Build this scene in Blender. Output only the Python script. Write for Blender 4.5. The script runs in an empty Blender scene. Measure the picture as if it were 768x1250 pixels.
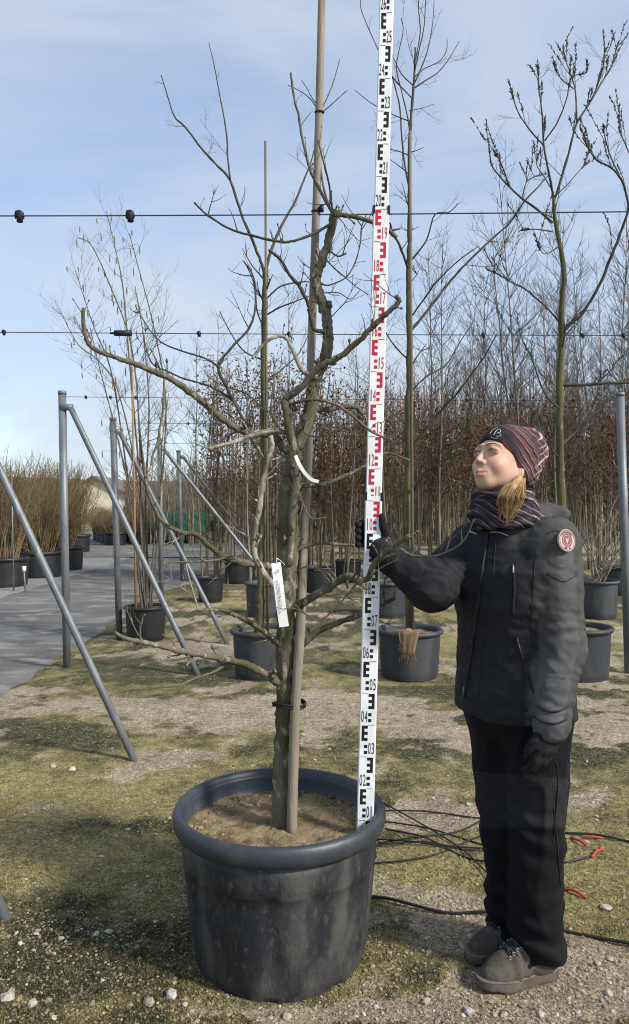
import bpy, math, random
import numpy as np
from mathutils import Vector, Matrix

# ------------------------------------------------------------------ camera, sky, sun
sc = bpy.context.scene
COL = sc.collection
FPX, CX, HY, CAMH = 940.0, 384.0, 611.0, 1.475          # focal length and horizon in photo pixels, eye height
cam_d = bpy.data.cameras.new('camera'); cam = bpy.data.objects.new('camera', cam_d); COL.objects.link(cam)
cam.location = (0, 0, CAMH); cam.rotation_euler = (math.radians(90), 0, 0)
cam_d.sensor_fit = 'VERTICAL'; cam_d.sensor_height = 36; cam_d.sensor_width = 36
cam_d.lens = 36*FPX/1250; cam_d.shift_y = -14/1250
cam_d.clip_start = 0.05; cam_d.clip_end = 5000
sc.camera = cam

SUN = Vector((math.cos(math.radians(-32)), math.sin(math.radians(-32)), math.tan(math.radians(36)))).normalized()
SUN_EL = math.asin(SUN.z); SUN_ROT = math.atan2(SUN.x, SUN.y)
w = bpy.data.worlds.new('World'); sc.world = w; w.use_nodes = True
nt = w.node_tree; nt.nodes.clear()
wo = nt.nodes.new('ShaderNodeOutputWorld'); bg = nt.nodes.new('ShaderNodeBackground')
sky = nt.nodes.new('ShaderNodeTexSky'); sky.sky_type = 'NISHITA'; sky.sun_disc = False
sky.sun_elevation = SUN_EL; sky.sun_rotation = SUN_ROT; sky.air_density = 1.0; sky.dust_density = 0.5; sky.ozone_density = 1.6
tc = nt.nodes.new('ShaderNodeTexCoord'); mp = nt.nodes.new('ShaderNodeMapping'); mp.inputs['Scale'].default_value = (1.0, 1.0, 3.2)
mp.inputs['Rotation'].default_value = (0.0, 0.35, 0.3)
cn = nt.nodes.new('ShaderNodeTexNoise'); cn.inputs['Scale'].default_value = 1.7; cn.inputs['Detail'].default_value = 7; cn.inputs['Roughness'].default_value = .56
cn.inputs['Distortion'].default_value = 0.6
cr = nt.nodes.new('ShaderNodeValToRGB'); cr.color_ramp.elements[0].position = .36; cr.color_ramp.elements[1].position = .66
cr.color_ramp.elements[0].color = (.0, .0, .0, 1); cr.color_ramp.elements[1].color = (.9, .9, .9, 1)
mx = nt.nodes.new('ShaderNodeMixRGB'); mx.inputs['Color2'].default_value = (2.6, 2.95, 3.45, 1)
mb_ = nt.nodes.new('ShaderNodeMixRGB'); mb_.inputs['Fac'].default_value = .56; mb_.inputs['Color2'].default_value = (1.72, 2.1, 2.78, 1)
L = nt.links.new
L(tc.outputs['Generated'], mp.inputs['Vector']); L(mp.outputs[0], cn.inputs['Vector']); L(cn.outputs['Fac'], cr.inputs['Fac'])
L(cr.outputs['Color'], mx.inputs['Fac']); L(sky.outputs[0], mb_.inputs['Color1']); L(mb_.outputs[0], mx.inputs['Color1']); L(mx.outputs[0], bg.inputs['Color'])
bg.inputs['Strength'].default_value = 0.15
L(bg.outputs[0], wo.inputs['Surface'])

sd = bpy.data.lights.new('sun', 'SUN'); sd.energy = 3.3; sd.angle = math.radians(8.0); sd.color = (1.0, .95, .87)
so = bpy.data.objects.new('sun', sd); COL.objects.link(so); so.rotation_euler = SUN.to_track_quat('Z', 'Y').to_euler()
so.location = (6, -3, 8)
vs = sc.view_settings; vs.view_transform = 'Standard'; vs.look = 'None'; vs.exposure = 0.75; vs.gamma = 1.0; vs.use_curve_mapping = False
sc.cycles.filter_width = 1.05; sc.cycles.max_bounces = 6; sc.cycles.transparent_max_bounces = 8

rng = np.random.default_rng(7)

# ------------------------------------------------------------------ helpers
def P(x, y, D):
    """a point of the place, D metres down the view, from where the photograph shows it"""
    return np.array([(x-CX)/FPX*D, D, CAMH-(y-HY)/FPX*D])

def _h(ix, iy, iz, seed):
    with np.errstate(over='ignore'):
        n = (ix.astype(np.int64)*374761393 + iy.astype(np.int64)*668265263 + iz.astype(np.int64)*2147483647 + seed*974634777) & 0xffffffff
        n = ((n ^ (n >> 13))*1274126177) & 0xffffffff
        n = (n ^ (n >> 16)) & 0xffff
    return n/65535.0
def vn3(p, seed=0):
    i = np.floor(p).astype(np.int64); f = p-i; f = f*f*(3-2*f); r = 0
    for a in (0, 1):
        for b in (0, 1):
            for c in (0, 1):
                wgt = (f[:, 0] if a else 1-f[:, 0])*(f[:, 1] if b else 1-f[:, 1])*(f[:, 2] if c else 1-f[:, 2])
                r = r + wgt*_h(i[:, 0]+a, i[:, 1]+b, i[:, 2]+c, seed)
    return r
def fbm3(p, seed=0, o=3):
    s = 0; a = .5; t = 0
    for k in range(o):
        s = s+a*vn3(p, seed+k); t += a; a *= .5; p = p*2.03
    return s/t
def vn2(x, y, seed=0):
    return vn3(np.stack([x, y, np.full_like(x, .5)], 1), seed) if False else _vn2(x, y, seed)
def _vn2(x, y, seed):
    ix = np.floor(x).astype(np.int64); iy = np.floor(y).astype(np.int64); fx = x-ix; fy = y-iy
    fx = fx*fx*(3-2*fx); fy = fy*fy*(3-2*fy); z = np.zeros_like(ix)
    return (_h(ix, iy, z, seed)*(1-fx)+_h(ix+1, iy, z, seed)*fx)*(1-fy)+(_h(ix, iy+1, z, seed)*(1-fx)+_h(ix+1, iy+1, z, seed)*fx)*fy
def fbm2(x, y, seed=0, o=4):
    s = 0; a = .5; t = 0
    for k in range(o):
        s = s+a*_vn2(x, y, seed+k); t += a; a *= .5; x = x*2.03+3.1; y = y*2.03+1.7
    return s/t
def sstep(a, b, x):
    t = np.clip((x-a)/(b-a), 0, 1); return t*t*(3-2*t)

class MB:
    """collects shapes and becomes ONE mesh object"""
    def __init__(s): s.v = []; s.q = []; s.t = []; s.n = 0; s.attr = {}
    def add(s, v, q=None, t=None):
        v = np.asarray(v, float).reshape(-1, 3); s.v.append(v)
        if q is not None and len(q): s.q.append(np.asarray(q, int).reshape(-1, 4)+s.n)
        if t is not None and len(t): s.t.append(np.asarray(t, int).reshape(-1, 3)+s.n)
        s.n += len(v); return s
    def tube(s, pts, rad, k=6, cap=True, twist=0.0):
        pts = np.asarray(pts, float); n = len(pts); rad = np.broadcast_to(np.asarray(rad, float), (n,))
        t = np.gradient(pts, axis=0); t /= np.linalg.norm(t, axis=1)[:, None]+1e-12
        ref = np.array([0, 0, 1.]) if abs(t[0][2]) < .9 else np.array([1., 0, 0])
        u = np.cross(t[0], ref); u /= np.linalg.norm(u)
        U = np.empty((n, 3)); U[0] = u
        for i in range(1, n):
            u = u-t[i]*np.dot(u, t[i]); u /= np.linalg.norm(u)+1e-12; U[i] = u
        W = np.cross(t, U); a = np.arange(k)*2*math.pi/k+twist
        ring = pts[:, None, :]+rad[:, None, None]*(np.cos(a)[None, :, None]*U[:, None, :]+np.sin(a)[None, :, None]*W[:, None, :])
        v = ring.reshape(-1, 3); i, j = np.meshgrid(np.arange(n-1), np.arange(k), indexing='ij'); j2 = (j+1) % k
        q = np.stack([i*k+j, i*k+j2, (i+1)*k+j2, (i+1)*k+j], -1).reshape(-1, 4)
        tt = []
        if cap:
            v = np.vstack([v, pts[:1], pts[-1:]]); b = n*k
            jj = np.arange(k); j2 = (jj+1) % k
            tt = np.vstack([np.stack([j2, jj, np.full(k, b)], 1), np.stack([(n-1)*k+jj, (n-1)*k+j2, np.full(k, b+1)], 1)])
        return s.add(v, q, tt)
    def box(s, c, size, rot=None, bev=0):
        hx, hy, hz = np.array(size)/2
        v = np.array([[x, y, z] for x in (-hx, hx) for y in (-hy, hy) for z in (-hz, hz)])
        if rot is not None: v = v@np.array(rot).T
        q = [[0, 1, 3, 2], [4, 6, 7, 5], [0, 4, 5, 1], [2, 3, 7, 6], [0, 2, 6, 4], [1, 5, 7, 3]]
        return s.add(v+np.array(c), q)
    def lathe(s, prof, k=48, c=(0, 0, 0), rfun=None, closed=False):
        prof = np.asarray(prof, float); n = len(prof); a = np.arange(k)*2*math.pi/k
        r = np.repeat(prof[:, 0][:, None], k, 1)
        if rfun is not None: r = r+rfun(a[None, :]+0*r, prof[:, 1][:, None]+0*r)
        v = np.stack([r*np.cos(a), r*np.sin(a), np.repeat(prof[:, 1][:, None], k, 1)], -1).reshape(-1, 3)+np.array(c)
        i, j = np.meshgrid(np.arange(n-1), np.arange(k), indexing='ij'); j2 = (j+1) % k
        return s.add(v, np.stack([i*k+j, i*k+j2, (i+1)*k+j2, (i+1)*k+j], -1).reshape(-1, 4))
    def mesh(s, name, smooth=True):
        v = np.vstack(s.v) if s.v else np.zeros((0, 3))
        q = np.vstack(s.q) if s.q else np.zeros((0, 4), int); t = np.vstack(s.t) if s.t else np.zeros((0, 3), int)
        me = bpy.data.meshes.new(name); me.vertices.add(len(v)); me.vertices.foreach_set('co', v.astype(np.float32).ravel())
        me.loops.add(q.size+t.size); me.loops.foreach_set('vertex_index', np.concatenate([q.ravel(), t.ravel()]).astype(np.int32))
        ls = np.concatenate([np.arange(len(q))*4, q.size+np.arange(len(t))*3]).astype(np.int32)
        me.polygons.add(len(q)+len(t)); me.polygons.foreach_set('loop_start', ls)
        me.polygons.foreach_set('use_smooth', np.full(len(ls), smooth))
        me.update(calc_edges=True); me.validate()
        for k, a in s.attr.items():
            a = np.asarray(a, np.float32)
            if a.ndim == 1:
                at = me.attributes.new(k, 'FLOAT', 'POINT'); at.data.foreach_set('value', a)
            else:
                at = me.attributes.new(k, 'FLOAT_COLOR', 'POINT'); at.data.foreach_set('color', np.hstack([a, np.ones((len(a), 1), np.float32)]).ravel())
        return me
    def build(s, name, mat, parent=None, smooth=True):
        o = bpy.data.objects.new(name, s.mesh(name, smooth)); COL.objects.link(o)
        if mat: o.data.materials.append(mat)
        if parent is not None: o.parent = parent; o.matrix_parent_inverse = parent_inv(parent)
        return o
def world_m(o):
    m = Matrix.LocRotScale(o.location, o.rotation_euler, o.scale)
    return world_m(o.parent)@o.matrix_parent_inverse@m if o.parent else m
def parent_inv(p): return world_m(p).inverted()

def tag(o, label=None, cat=None, group=None, kind=None):
    if label: o['label'] = label
    if cat: o['category'] = cat
    if group: o['group'] = group
    if kind: o['kind'] = kind
    return o
def thing(name, loc, label, cat, group=None):
    o = bpy.data.objects.new(name, None); COL.objects.link(o); o.location = [float(c) for c in loc]; o.empty_display_size = .1
    return tag(o, label, cat, group)
def copy_tree(o, parent=None):
    c = o.copy(); COL.objects.link(c)
    if parent is not None: c.parent = parent
    for ch in o.children: copy_tree(ch, c)
    return c
def catmull(p, n=6):
    p = np.asarray(p, float)
    if len(p) < 3: 
        t = np.linspace(0, 1, n+1)[:, None]; return p[0]*(1-t)+p[-1]*t
    e = np.vstack([2*p[0]-p[1], p, 2*p[-1]-p[-2]]); out = []
    t = np.linspace(0, 1, n, endpoint=False)[:, None]
    for i in range(len(p)-1):
        a, b, c, d = e[i:i+4]
        out.append(.5*((2*b)+(-a+c)*t+(2*a-5*b+4*c-d)*t**2+(-a+3*b-3*c+d)*t**3))
    out.append(p[-1:]); return np.vstack(out)

def unit(v): return v/(np.linalg.norm(v)+1e-12)
def twig(mb, a, d, ln, r, rg, sub=2, up=.25, k=3):
    """a curved twig with forks"""
    n = 5; p = [a]; d = unit(d)
    for i in range(n-1):
        d = unit(d+rg.normal(0, .13, 3)+np.array([0, 0, up*.35])); p.append(p[-1]+d*ln/(n-1))
    p = np.array(p); mb.tube(p, np.linspace(r, r*.35, n), k, False)
    if sub > 0 and ln > .08:
        for _ in range(int(rg.integers(2, 4))):
            i = int(rg.integers(1, n-1)); dd = unit(p[i+1]-p[i]); s = rg.normal(0, 1, 3); s -= dd*np.dot(s, dd); twig(mb, p[i], dd*.75+unit(s)*.7, ln*(.35+.3*rg.random()), r*.55, rg, sub-1, up, k)
    return p
def dress(mb, c, r, n, ln, rg, lo=.15, sub=2, up=.3, k=3):
    for _ in range(n):
        i = int(lo*len(c)+(1-lo)*(len(c)-2)*rg.random()); i = min(max(i, 1), len(c)-2); t = unit(c[i+1]-c[i-1]); s = rg.normal(0, 1, 3); s -= t*np.dot(s, t)
        twig(mb, c[i], t*.6+unit(s)*.8, ln*(.4+.8*rg.random()), max(r[i]*.4, .0022), rg, sub, up, k)

# ------------------------------------------------------------------ materials
def mat(name, c1, c2=None, scale=6, rough=.75, bump=0.0, bscale=None, stretch=(1, 1, 1), spec=.3, metal=0, c3=None, scale3=30, lo=.4, hi=.62, lo3=.55, hi3=.68, coord='Object', attr=None, sub=0):
    m = bpy.data.materials.new(name); m.use_nodes = True; t = m.node_tree; b = t.nodes['Principled BSDF']
    b.inputs['Roughness'].default_value = rough; b.inputs['Metallic'].default_value = metal; b.inputs['Specular IOR Level'].default_value = spec
    N = t.nodes.new; K = t.links.new
    co = N('ShaderNodeTexCoord'); mpn = N('ShaderNodeMapping'); mpn.inputs['Scale'].default_value = stretch; K(co.outputs[coord], mpn.inputs['Vector'])
    cur = None
    def noise(s, d=5, r=.6):
        n = N('ShaderNodeTexNoise'); n.inputs['Scale'].default_value = s; n.inputs['Detail'].default_value = d; n.inputs['Roughness'].default_value = r
        K(mpn.outputs[0], n.inputs['Vector']); return n
    def ramp(n, a, z):
        r = N('ShaderNodeMapRange'); r.inputs['From Min'].default_value = a; r.inputs['From Max'].default_value = z; r.interpolation_type = 'SMOOTHSTEP'; K(n, r.inputs['Value']); return r.outputs[0]
    if attr:
        a = N('ShaderNodeAttribute'); a.attribute_name = attr; cur = a.outputs['Color']
        if c2 is not None:
            n = noise(scale); mul = N('ShaderNodeMixRGB'); mul.blend_type = 'MULTIPLY'; mul.inputs['Color2'].default_value = (*c2, 1)
            K(ramp(n.outputs['Fac'], lo, hi), mul.inputs['Fac']); K(cur, mul.inputs['Color1']); cur = mul.outputs[0]
    else:
        rgb = N('ShaderNodeRGB'); rgb.outputs[0].default_value = (*c1, 1); cur = rgb.outputs[0]
        if c2 is not None:
            n = noise(scale); mm = N('ShaderNodeMixRGB'); mm.inputs['Color2'].default_value = (*c2, 1)
            K(ramp(n.outputs['Fac'], lo, hi), mm.inputs['Fac']); K(cur, mm.inputs['Color1']); cur = mm.outputs[0]
    if c3 is not None:
        n = noise(scale3, 4); mm = N('ShaderNodeMixRGB'); mm.inputs['Color2'].default_value = (*c3, 1)
        K(ramp(n.outputs['Fac'], lo3, hi3), mm.inputs['Fac']); K(cur, mm.inputs['Color1']); cur = mm.outputs[0]
    K(cur, b.inputs['Base Color'])
    if bump:
        n = noise(bscale or scale*4, 6, .65); bp = N('ShaderNodeBump'); bp.inputs['Strength'].default_value = bump; bp.inputs['Distance'].default_value = .01
        K(n.outputs['Fac'], bp.inputs['Height']); K(bp.outputs[0], b.inputs['Normal'])
    if sub:
        b.inputs['Subsurface Weight'].default_value = sub; b.inputs['Subsurface Radius'].default_value = (.012, .005, .003)
    return m
M = {}
M['bark'] = mat('bark', (.155, .135, .10), (.085, .08, .042), 11, .9, 1.0, 75, (1, 1, .45), .15, c3=(.30, .275, .21), scale3=34, lo3=.55, hi3=.66)
M['twig'] = mat('twig_bark', (.105, .085, .06), (.15, .13, .095), 14, .8, .5, 80, (1, 1, .5), .25)
M['twig_dark'] = mat('dark_twig_bark', (.055, .045, .036), (.085, .072, .052), 10, .8, .4, 60, (1, 1, .5), .2)
M['pale_bark'] = mat('pale_bark', (.36, .33, .27), (.14, .12, .085), 22, .85, .8, 70, (1, 1, .5), .2)
M['green_bark'] = mat('green_bark', (.10, .10, .042), (.07, .062, .04), 5, .85, .7, 40, (1, 1, .4), .2, c3=(.155, .145, .085), scale3=20)
M['stake'] = mat('weathered_stake', (.29, .245, .19), (.205, .172, .13), 7, .7, .5, 60, (1, 1, .12), .3, c3=(.19, .15, .10), scale3=9, lo3=.58)
M['bamboo'] = mat('bamboo', (.42, .27, .11), (.30, .20, .09), 6, .6, .2, 40, (1, 1, .2), .35)
M['pot'] = mat('dark_plastic', (.018, .0205, .025), (.075, .074, .070), 9, .55, .35, 120, (1, 1, .45), .4, c3=(.078, .074, .066), scale3=60, lo=.40, hi=.70, lo3=.54, hi3=.74)
M['rim'] = mat('dark_plastic_rim', (.030, .035, .043), (.055, .058, .062), 9, .45, .12, 120, (1, 1, .6), .5, lo=.5, hi=.75)
M['pot_far'] = mat('grey_plastic', (.030, .034, .040), (.055, .058, .06), 4, .55, .15, 60, (1, 1, .4), .4)
M['pot_black'] = mat('black_plastic', (.012, .013, .015), (.022, .023, .024), 4, .5, .1, 60, (1, 1, .4), .4)
M['soil'] = mat('soil', (.265, .20, .118), (.115, .085, .05), 11, .95, 1.0, 70, (1, 1, 1), .1, c3=(.16, .14, .055), scale3=7, lo3=.5, hi3=.62)
M['steel'] = mat('galvanised_steel', (.165, .18, .19), (.125, .135, .145), 9, .5, .1, 50, (1, 1, .3), .4, metal=.25, c3=(.20, .21, .215), scale3=22)
M['wire'] = mat('wire', (.035, .037, .04), None, rough=.5)
M['black'] = mat('black_rubber', (.010, .010, .011), (.018, .018, .019), 20, .55, spec=.3)
M['red_hose'] = mat('red_hose', (.42, .045, .03), None, rough=.5)
M['white'] = mat('white_paint', (.78, .79, .80), (.68, .69, .69), 12, .45, .03, 60, c3=(.5, .5, .48), scale3=35, lo3=.66, hi3=.8)
M['ink_black'] = mat('black_print', (.012, .012, .014), None, rough=.45)
M['ink_red'] = mat('red_print', (.46, .018, .045), None, rough=.45)
M['tape'] = mat('white_tape', (.80, .80, .78), None, rough=.5)
M['asphalt'] = mat('asphalt', (.155, .148, .137), (.105, .10, .093), 1.1, .85, .5, 110, (.55, 1, 1), .25, c3=(.22, .212, .195), scale3=3.7, lo3=.5, hi3=.62)
M['gravel'] = mat('gravel', (.26, .255, .245), (.15, .145, .135), 22, .9, .8, 40, c3=(.36, .35, .33), scale3=45)
M['dark_twigs_far'] = mat('far_twigs', (.135, .108, .08), (.20, .165, .122), .7, .9, spec=.1)
M['sapling_twigs'] = mat('sapling_twigs', (.062, .052, .042), (.095, .079, .06), 1.5, .9, spec=.1)  # twig colour lowered so the crowns read as silhouettes against the sky
M['cane'] = mat('grey_cane', (.17, .14, .105), (.115, .095, .07), 7, .75, .3, 50, (1, 1, .2), .2)
M['far_trunk'] = mat('far_trunk', (.16, .14, .105), (.11, .10, .065), 1.2, .9, spec=.15)
M['grey_trunk'] = mat('grey_trunk', (.25, .225, .185), (.15, .135, .105), 1.2, .9, spec=.15)
M['shrub'] = mat('shrub_stems', (.20, .148, .078), (.13, .10, .055), 3, .85, spec=.15)
M['dry_leaf'] = mat('dry_leaf', (.20, .10, .05), (.125, .07, .04), 3, .85, spec=.15)
M['catkin'] = mat('catkin', (.20, .165, .085), None, rough=.9)
M['burlap'] = mat('burlap', (.22, .15, .085), (.13, .085, .05), 14, .95, .8, 80, (1, 1, .3))
M['tarp'] = mat('green_tarpaulin', (.012, .10, .058), (.02, .13, .08), 2, .6, .3, 8)
# ------------------------------------------------------------------ the ground
ROAD_R, ROAD_L = -2.42, -5.0
def G(x, y):                       # ground point seen at a photo pixel
    D = CAMH*FPX/(y-HY); return (x-CX)/FPX*D, D
def blob(X, Y, px, py, rx, ry):
    """soft patch of ground cover round a spot of the yard, rx/ry metres"""
    gx, gy = G(px, py); return np.exp(-(((X-gx)/rx)**2+((Y-gy)/ry)**2))
def cover(X, Y):
    """how much bare sandy gravel, and how dark or yellow the tint is, at each spot of the yard"""
    n1 = fbm2(X*.9+4, Y*1.9, 3, 5); n2 = fbm2(X*3.1, Y*4.3, 11, 4); n3 = fbm2(X*.7+9, Y*1.1+2, 21, 4)
    n4 = fbm2(X*9, Y*11, 31, 4); s = .62*(n1-.5)*2.0+.85*(n2-.5)+.75*(n4-.5)+.03
    for b in ((300, 868, .55, .30), (215, 925, .22, .20), (50, 926, .16, .07), (545, 1130, .20, .30), (620, 1228, .40, .14), (735, 890, .3, .22),
              (560, 885, .5, .2), (420, 855, .5, .25), (300, 1240, .5, .06), (650, 815, .9, .35), (250, 800, .5, .3), (440, 1075, .08, .1), (700, 1190, .2, .15), (90, 860, .5, .12)):
        s = s+.50*blob(X, Y, *b)
    for b in ((90, 905, .35, .16), (130, 1160, .32, .12), (60, 1205, .3, .08), (560, 842, .5, .12), (110, 1050, .35, .2), (520, 1055, .25, .2), (150, 975, .28, .18), (720, 1050, .25, .3), (280, 820, .4, .1), (240, 1180, .12, .08)):
        s = s-.45*blob(X, Y, *b)
    sand = sstep(-.08, .40, s)
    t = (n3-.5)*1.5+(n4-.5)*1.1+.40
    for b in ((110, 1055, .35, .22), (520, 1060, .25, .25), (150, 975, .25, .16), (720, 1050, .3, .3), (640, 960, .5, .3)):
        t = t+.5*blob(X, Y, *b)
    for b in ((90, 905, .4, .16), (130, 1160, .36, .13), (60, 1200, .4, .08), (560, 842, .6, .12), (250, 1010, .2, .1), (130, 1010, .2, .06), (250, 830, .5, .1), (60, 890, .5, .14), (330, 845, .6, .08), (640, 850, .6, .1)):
        t = t-.75*blob(X, Y, *b)  # tint pulled towards its dark end at these spots
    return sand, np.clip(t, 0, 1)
def road_edge(X, Y):
    return sstep(-.16, .10, X-ROAD_R+.35*(fbm2(Y*1.6, X*1.6, 66, 4)-.5))
def gh(X, Y):
    X = np.asarray(X, float); Y = np.asarray(Y, float)
    near = sstep(14, 5, Y)
    h = (.022*(fbm2(X*1.3, Y*1.3, 40, 3)-.5)+.016*(fbm2(X*7, Y*7, 41, 3)-.5))*near
    e = road_edge(X, Y); return h*e-.006*e-.045*(1-e)*sstep(60, 44, Y)
def gtop(X, Y):
    X = np.asarray(X, float); Y = np.asarray(Y, float); s, _ = cover(X, Y); f_ = sstep(9, 4, Y)
    return gh(X, Y)+road_edge(X, Y)*((1-s)*(.011*fbm2(X*34, Y*34, 60, 3)+.010*fbm2(X*9, Y*9, 62, 2))+s*.005*fbm2(X*60, Y*60, 61, 2))*f_
def gh1(x, y): return float(gtop(np.array([x]), np.array([y]))[0])

def axis(a, b, fine, far_lo, far_hi, g=1.13):
    m = list(np.arange(a, b+1e-6, fine)); st = fine; x = b
    while x < far_hi: st *= g; x += st; m.append(x)
    st = fine; x = a
    while x > far_lo: st *= g; x -= st; m.insert(0, x)
    return np.array(m)
gx = axis(-2.2, 2.2, .017, -900, 900, 1.09); gy = axis(1.9, 5.2, .017, -8, 2500, 1.05)
GX, GY = np.meshgrid(gx, gy, indexing='ij'); X, Y = GX.ravel(), GY.ravel()
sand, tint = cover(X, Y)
z = gtop(X, Y)
mb = MB(); nx, ny = GX.shape; i, j = np.meshgrid(np.arange(nx-1), np.arange(ny-1), indexing='ij')
mb.add(np.stack([X, Y, z], 1), np.stack([i*ny+j, (i+1)*ny+j, (i+1)*ny+j+1, i*ny+j+1], -1).reshape(-1, 4))
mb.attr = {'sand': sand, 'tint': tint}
gm = bpy.data.materials.new('yard_ground'); gm.use_nodes = True; t = gm.node_tree; b = t.nodes['Principled BSDF']; b.inputs['Roughness'].default_value = .95; b.inputs['Specular IOR Level'].default_value = .12
N = t.nodes.new; K = t.links.new
def nz(s, d=6, r=.62):
    n = N('ShaderNodeTexNoise'); n.inputs['Scale'].default_value = s; n.inputs['Detail'].default_value = d; n.inputs['Roughness'].default_value = r
    K(gco.outputs['Object'], n.inputs['Vector']); return n.outputs['Fac']
def mr(v, a, z):
    r = N('ShaderNodeMapRange'); r.interpolation_type = 'SMOOTHSTEP'; r.inputs['From Min'].default_value = a; r.inputs['From Max'].default_value = z; K(v, r.inputs['Value']); return r.outputs[0]
def mixc(f, a, c):
    m = N('ShaderNodeMixRGB'); K(f, m.inputs['Fac'])
    for s, v in (('Color1', a), ('Color2', c)):
        if isinstance(v, tuple): m.inputs[s].default_value = (*v, 1)
        else: K(v, m.inputs[s])
    return m.outputs[0]
def mth(op, a, c):
    m = N('ShaderNodeMath'); m.operation = op
    for k, v in enumerate((a, c)):
        if isinstance(v, (int, float)): m.inputs[k].default_value = v
        else: K(v, m.inputs[k])
    return m.outputs[0]
gco = N('ShaderNodeTexCoord')
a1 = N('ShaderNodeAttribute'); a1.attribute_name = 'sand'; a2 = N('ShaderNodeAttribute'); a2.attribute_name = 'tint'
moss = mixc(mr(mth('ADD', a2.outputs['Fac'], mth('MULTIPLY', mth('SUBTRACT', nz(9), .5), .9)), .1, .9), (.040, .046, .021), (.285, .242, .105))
moss = mixc(mr(nz(26, 6, .7), .52, .66), moss, (.16, .125, .075)); moss = mixc(mr(nz(90, 4, .7), .56, .68), moss, (.03, .03, .017)); moss = mixc(mr(nz(48, 5, .75), .54, .64), moss, (.21, .18, .085))
moss = mixc(mr(nz(130, 3), .58, .68), moss, (.42, .37, .26))
sandc = mixc(mr(nz(4), .35, .65), (.37, .30, .21), (.24, .19, .13))
sandc = mixc(mr(nz(85, 4), .5, .66), sandc, (.52, .45, .34))
sandc = mixc(mr(nz(120, 3), .58, .7), sandc, (.11, .09, .06))
sf = mr(mth('ADD', a1.outputs['Fac'], mth('MULTIPLY', mth('SUBTRACT', nz(45, 5), .5), 1.1)), .3, .75)
gcol = mixc(sf, moss, sandc)
def vary(c, scale, lo, hi, d=4):
    r = N('ShaderNodeMapRange'); r.inputs['From Min'].default_value = .32; r.inputs['From Max'].default_value = .68; r.inputs['To Min'].default_value = lo; r.inputs['To Max'].default_value = hi; K(nz(scale, d, .7), r.inputs['Value'])
    m = N('ShaderNodeMixRGB'); m.blend_type = 'MULTIPLY'; m.inputs['Fac'].default_value = 1; K(c, m.inputs['Color1']); K(r.outputs[0], m.inputs['Color2']); return m.outputs[0]
gcol = vary(vary(gcol, 75, .45, 1.6), 21, .70, 1.32)
K(gcol, b.inputs['Base Color'])
bp = N('ShaderNodeBump'); bp.inputs['Strength'].default_value = 1.0; bp.inputs['Distance'].default_value = .015; K(nz(110, 6, .7), bp.inputs['Height']); K(bp.outputs[0], b.inputs['Normal'])
tag(mb.build('ground', gm), kind='structure')

# tarmac lane beside the tree rows, gravel verge beyond it
def sheet(name, x0, x1, y0, y1, zf, m, wob=0, dx=.25, dy=.12):
    xs = np.arange(x0, x1+dx/2, dx); ys = np.concatenate([np.arange(y0, 20, dy), np.arange(20, y1+2, 2.0)])
    A, B = np.meshgrid(xs, ys, indexing='ij'); X, Y = A.ravel().copy(), B.ravel()
    e = A.ravel() > x1-dx*.6; X[e] += wob*(fbm2(Y[e]*2.2, Y[e]*0+1, 5, 4)-.5)
    e = A.ravel() < x0+dx*.6; X[e] += wob*(fbm2(Y[e]*1.7, Y[e]*0+7, 6, 4)-.5)
    z = np.array([zf(x, y) for x, y in zip(X, Y)]); n, k = A.shape; i, j = np.meshgrid(np.arange(n-1), np.arange(k-1), indexing='ij')
    o = MB().add(np.stack([X, Y, z], 1), np.stack([i*k+j, (i+1)*k+j, (i+1)*k+j+1, i*k+j+1], -1).reshape(-1, 4)).build(name, m)
    return tag(o, kind='structure')
sheet('road', ROAD_L, ROAD_R+.25, -4, 46, lambda x, y: -.016, M['asphalt'], 0)
sheet('gravel_verge', -9.0, ROAD_L+.3, 2, 30, lambda x, y: -.004 if x < ROAD_L+.1 else -.020, M['gravel'], .2)
sheet('cross_lane', -30, -1.9, 29.0, 36.0, lambda x, y: .004, M['asphalt'], 0, 1.0, .5)

# ground litter that nobody could count: moss tips, pebbles, crumbs of dead leaf
def scatter(n, ymin, ymax, spread=.46):
    u = rng.random(n); Yv = 1/(1/ymin+u*(1/ymax-1/ymin)); Xv = (rng.random(n)*2-1)*spread*Yv*1.02
    return Xv, Yv
def off_things(X, Y):
    return ((X+.114)**2+(Y-2.52)**2 > .275**2) & (road_edge(X, Y) > .45)
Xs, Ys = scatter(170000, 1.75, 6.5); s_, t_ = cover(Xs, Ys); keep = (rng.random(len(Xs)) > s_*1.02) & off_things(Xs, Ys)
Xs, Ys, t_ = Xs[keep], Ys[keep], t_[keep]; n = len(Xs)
base = np.stack([Xs, Ys, gtop(Xs, Ys)-.001], 1); hgt = .003+.007*rng.random(n); an = rng.random(n)*6.283; wd = .0012+.0016*rng.random(n)
side = np.stack([np.cos(an), np.sin(an), 0*an], 1)*wd[:, None]; lean = np.stack([rng.normal(0, .5, n), rng.normal(0, .5, n), np.ones(n)], 1)*hgt[:, None]
V = np.stack([base-side, base+side, base+lean], 1).reshape(-1, 3); mb = MB().add(V, None, np.arange(3*n).reshape(-1, 3))
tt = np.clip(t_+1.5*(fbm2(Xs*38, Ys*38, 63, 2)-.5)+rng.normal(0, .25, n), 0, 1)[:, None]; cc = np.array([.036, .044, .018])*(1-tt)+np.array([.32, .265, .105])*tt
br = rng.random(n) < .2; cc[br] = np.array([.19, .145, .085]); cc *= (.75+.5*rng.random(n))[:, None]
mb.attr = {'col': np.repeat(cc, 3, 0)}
M['moss'] = mat('moss', (0, 0, 0), rough=.9, spec=.15, attr='col')
tag(mb.build('moss', M['moss'], smooth=False), 'short moss and thin grass covering the yard ground', 'moss', kind='stuff')

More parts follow.
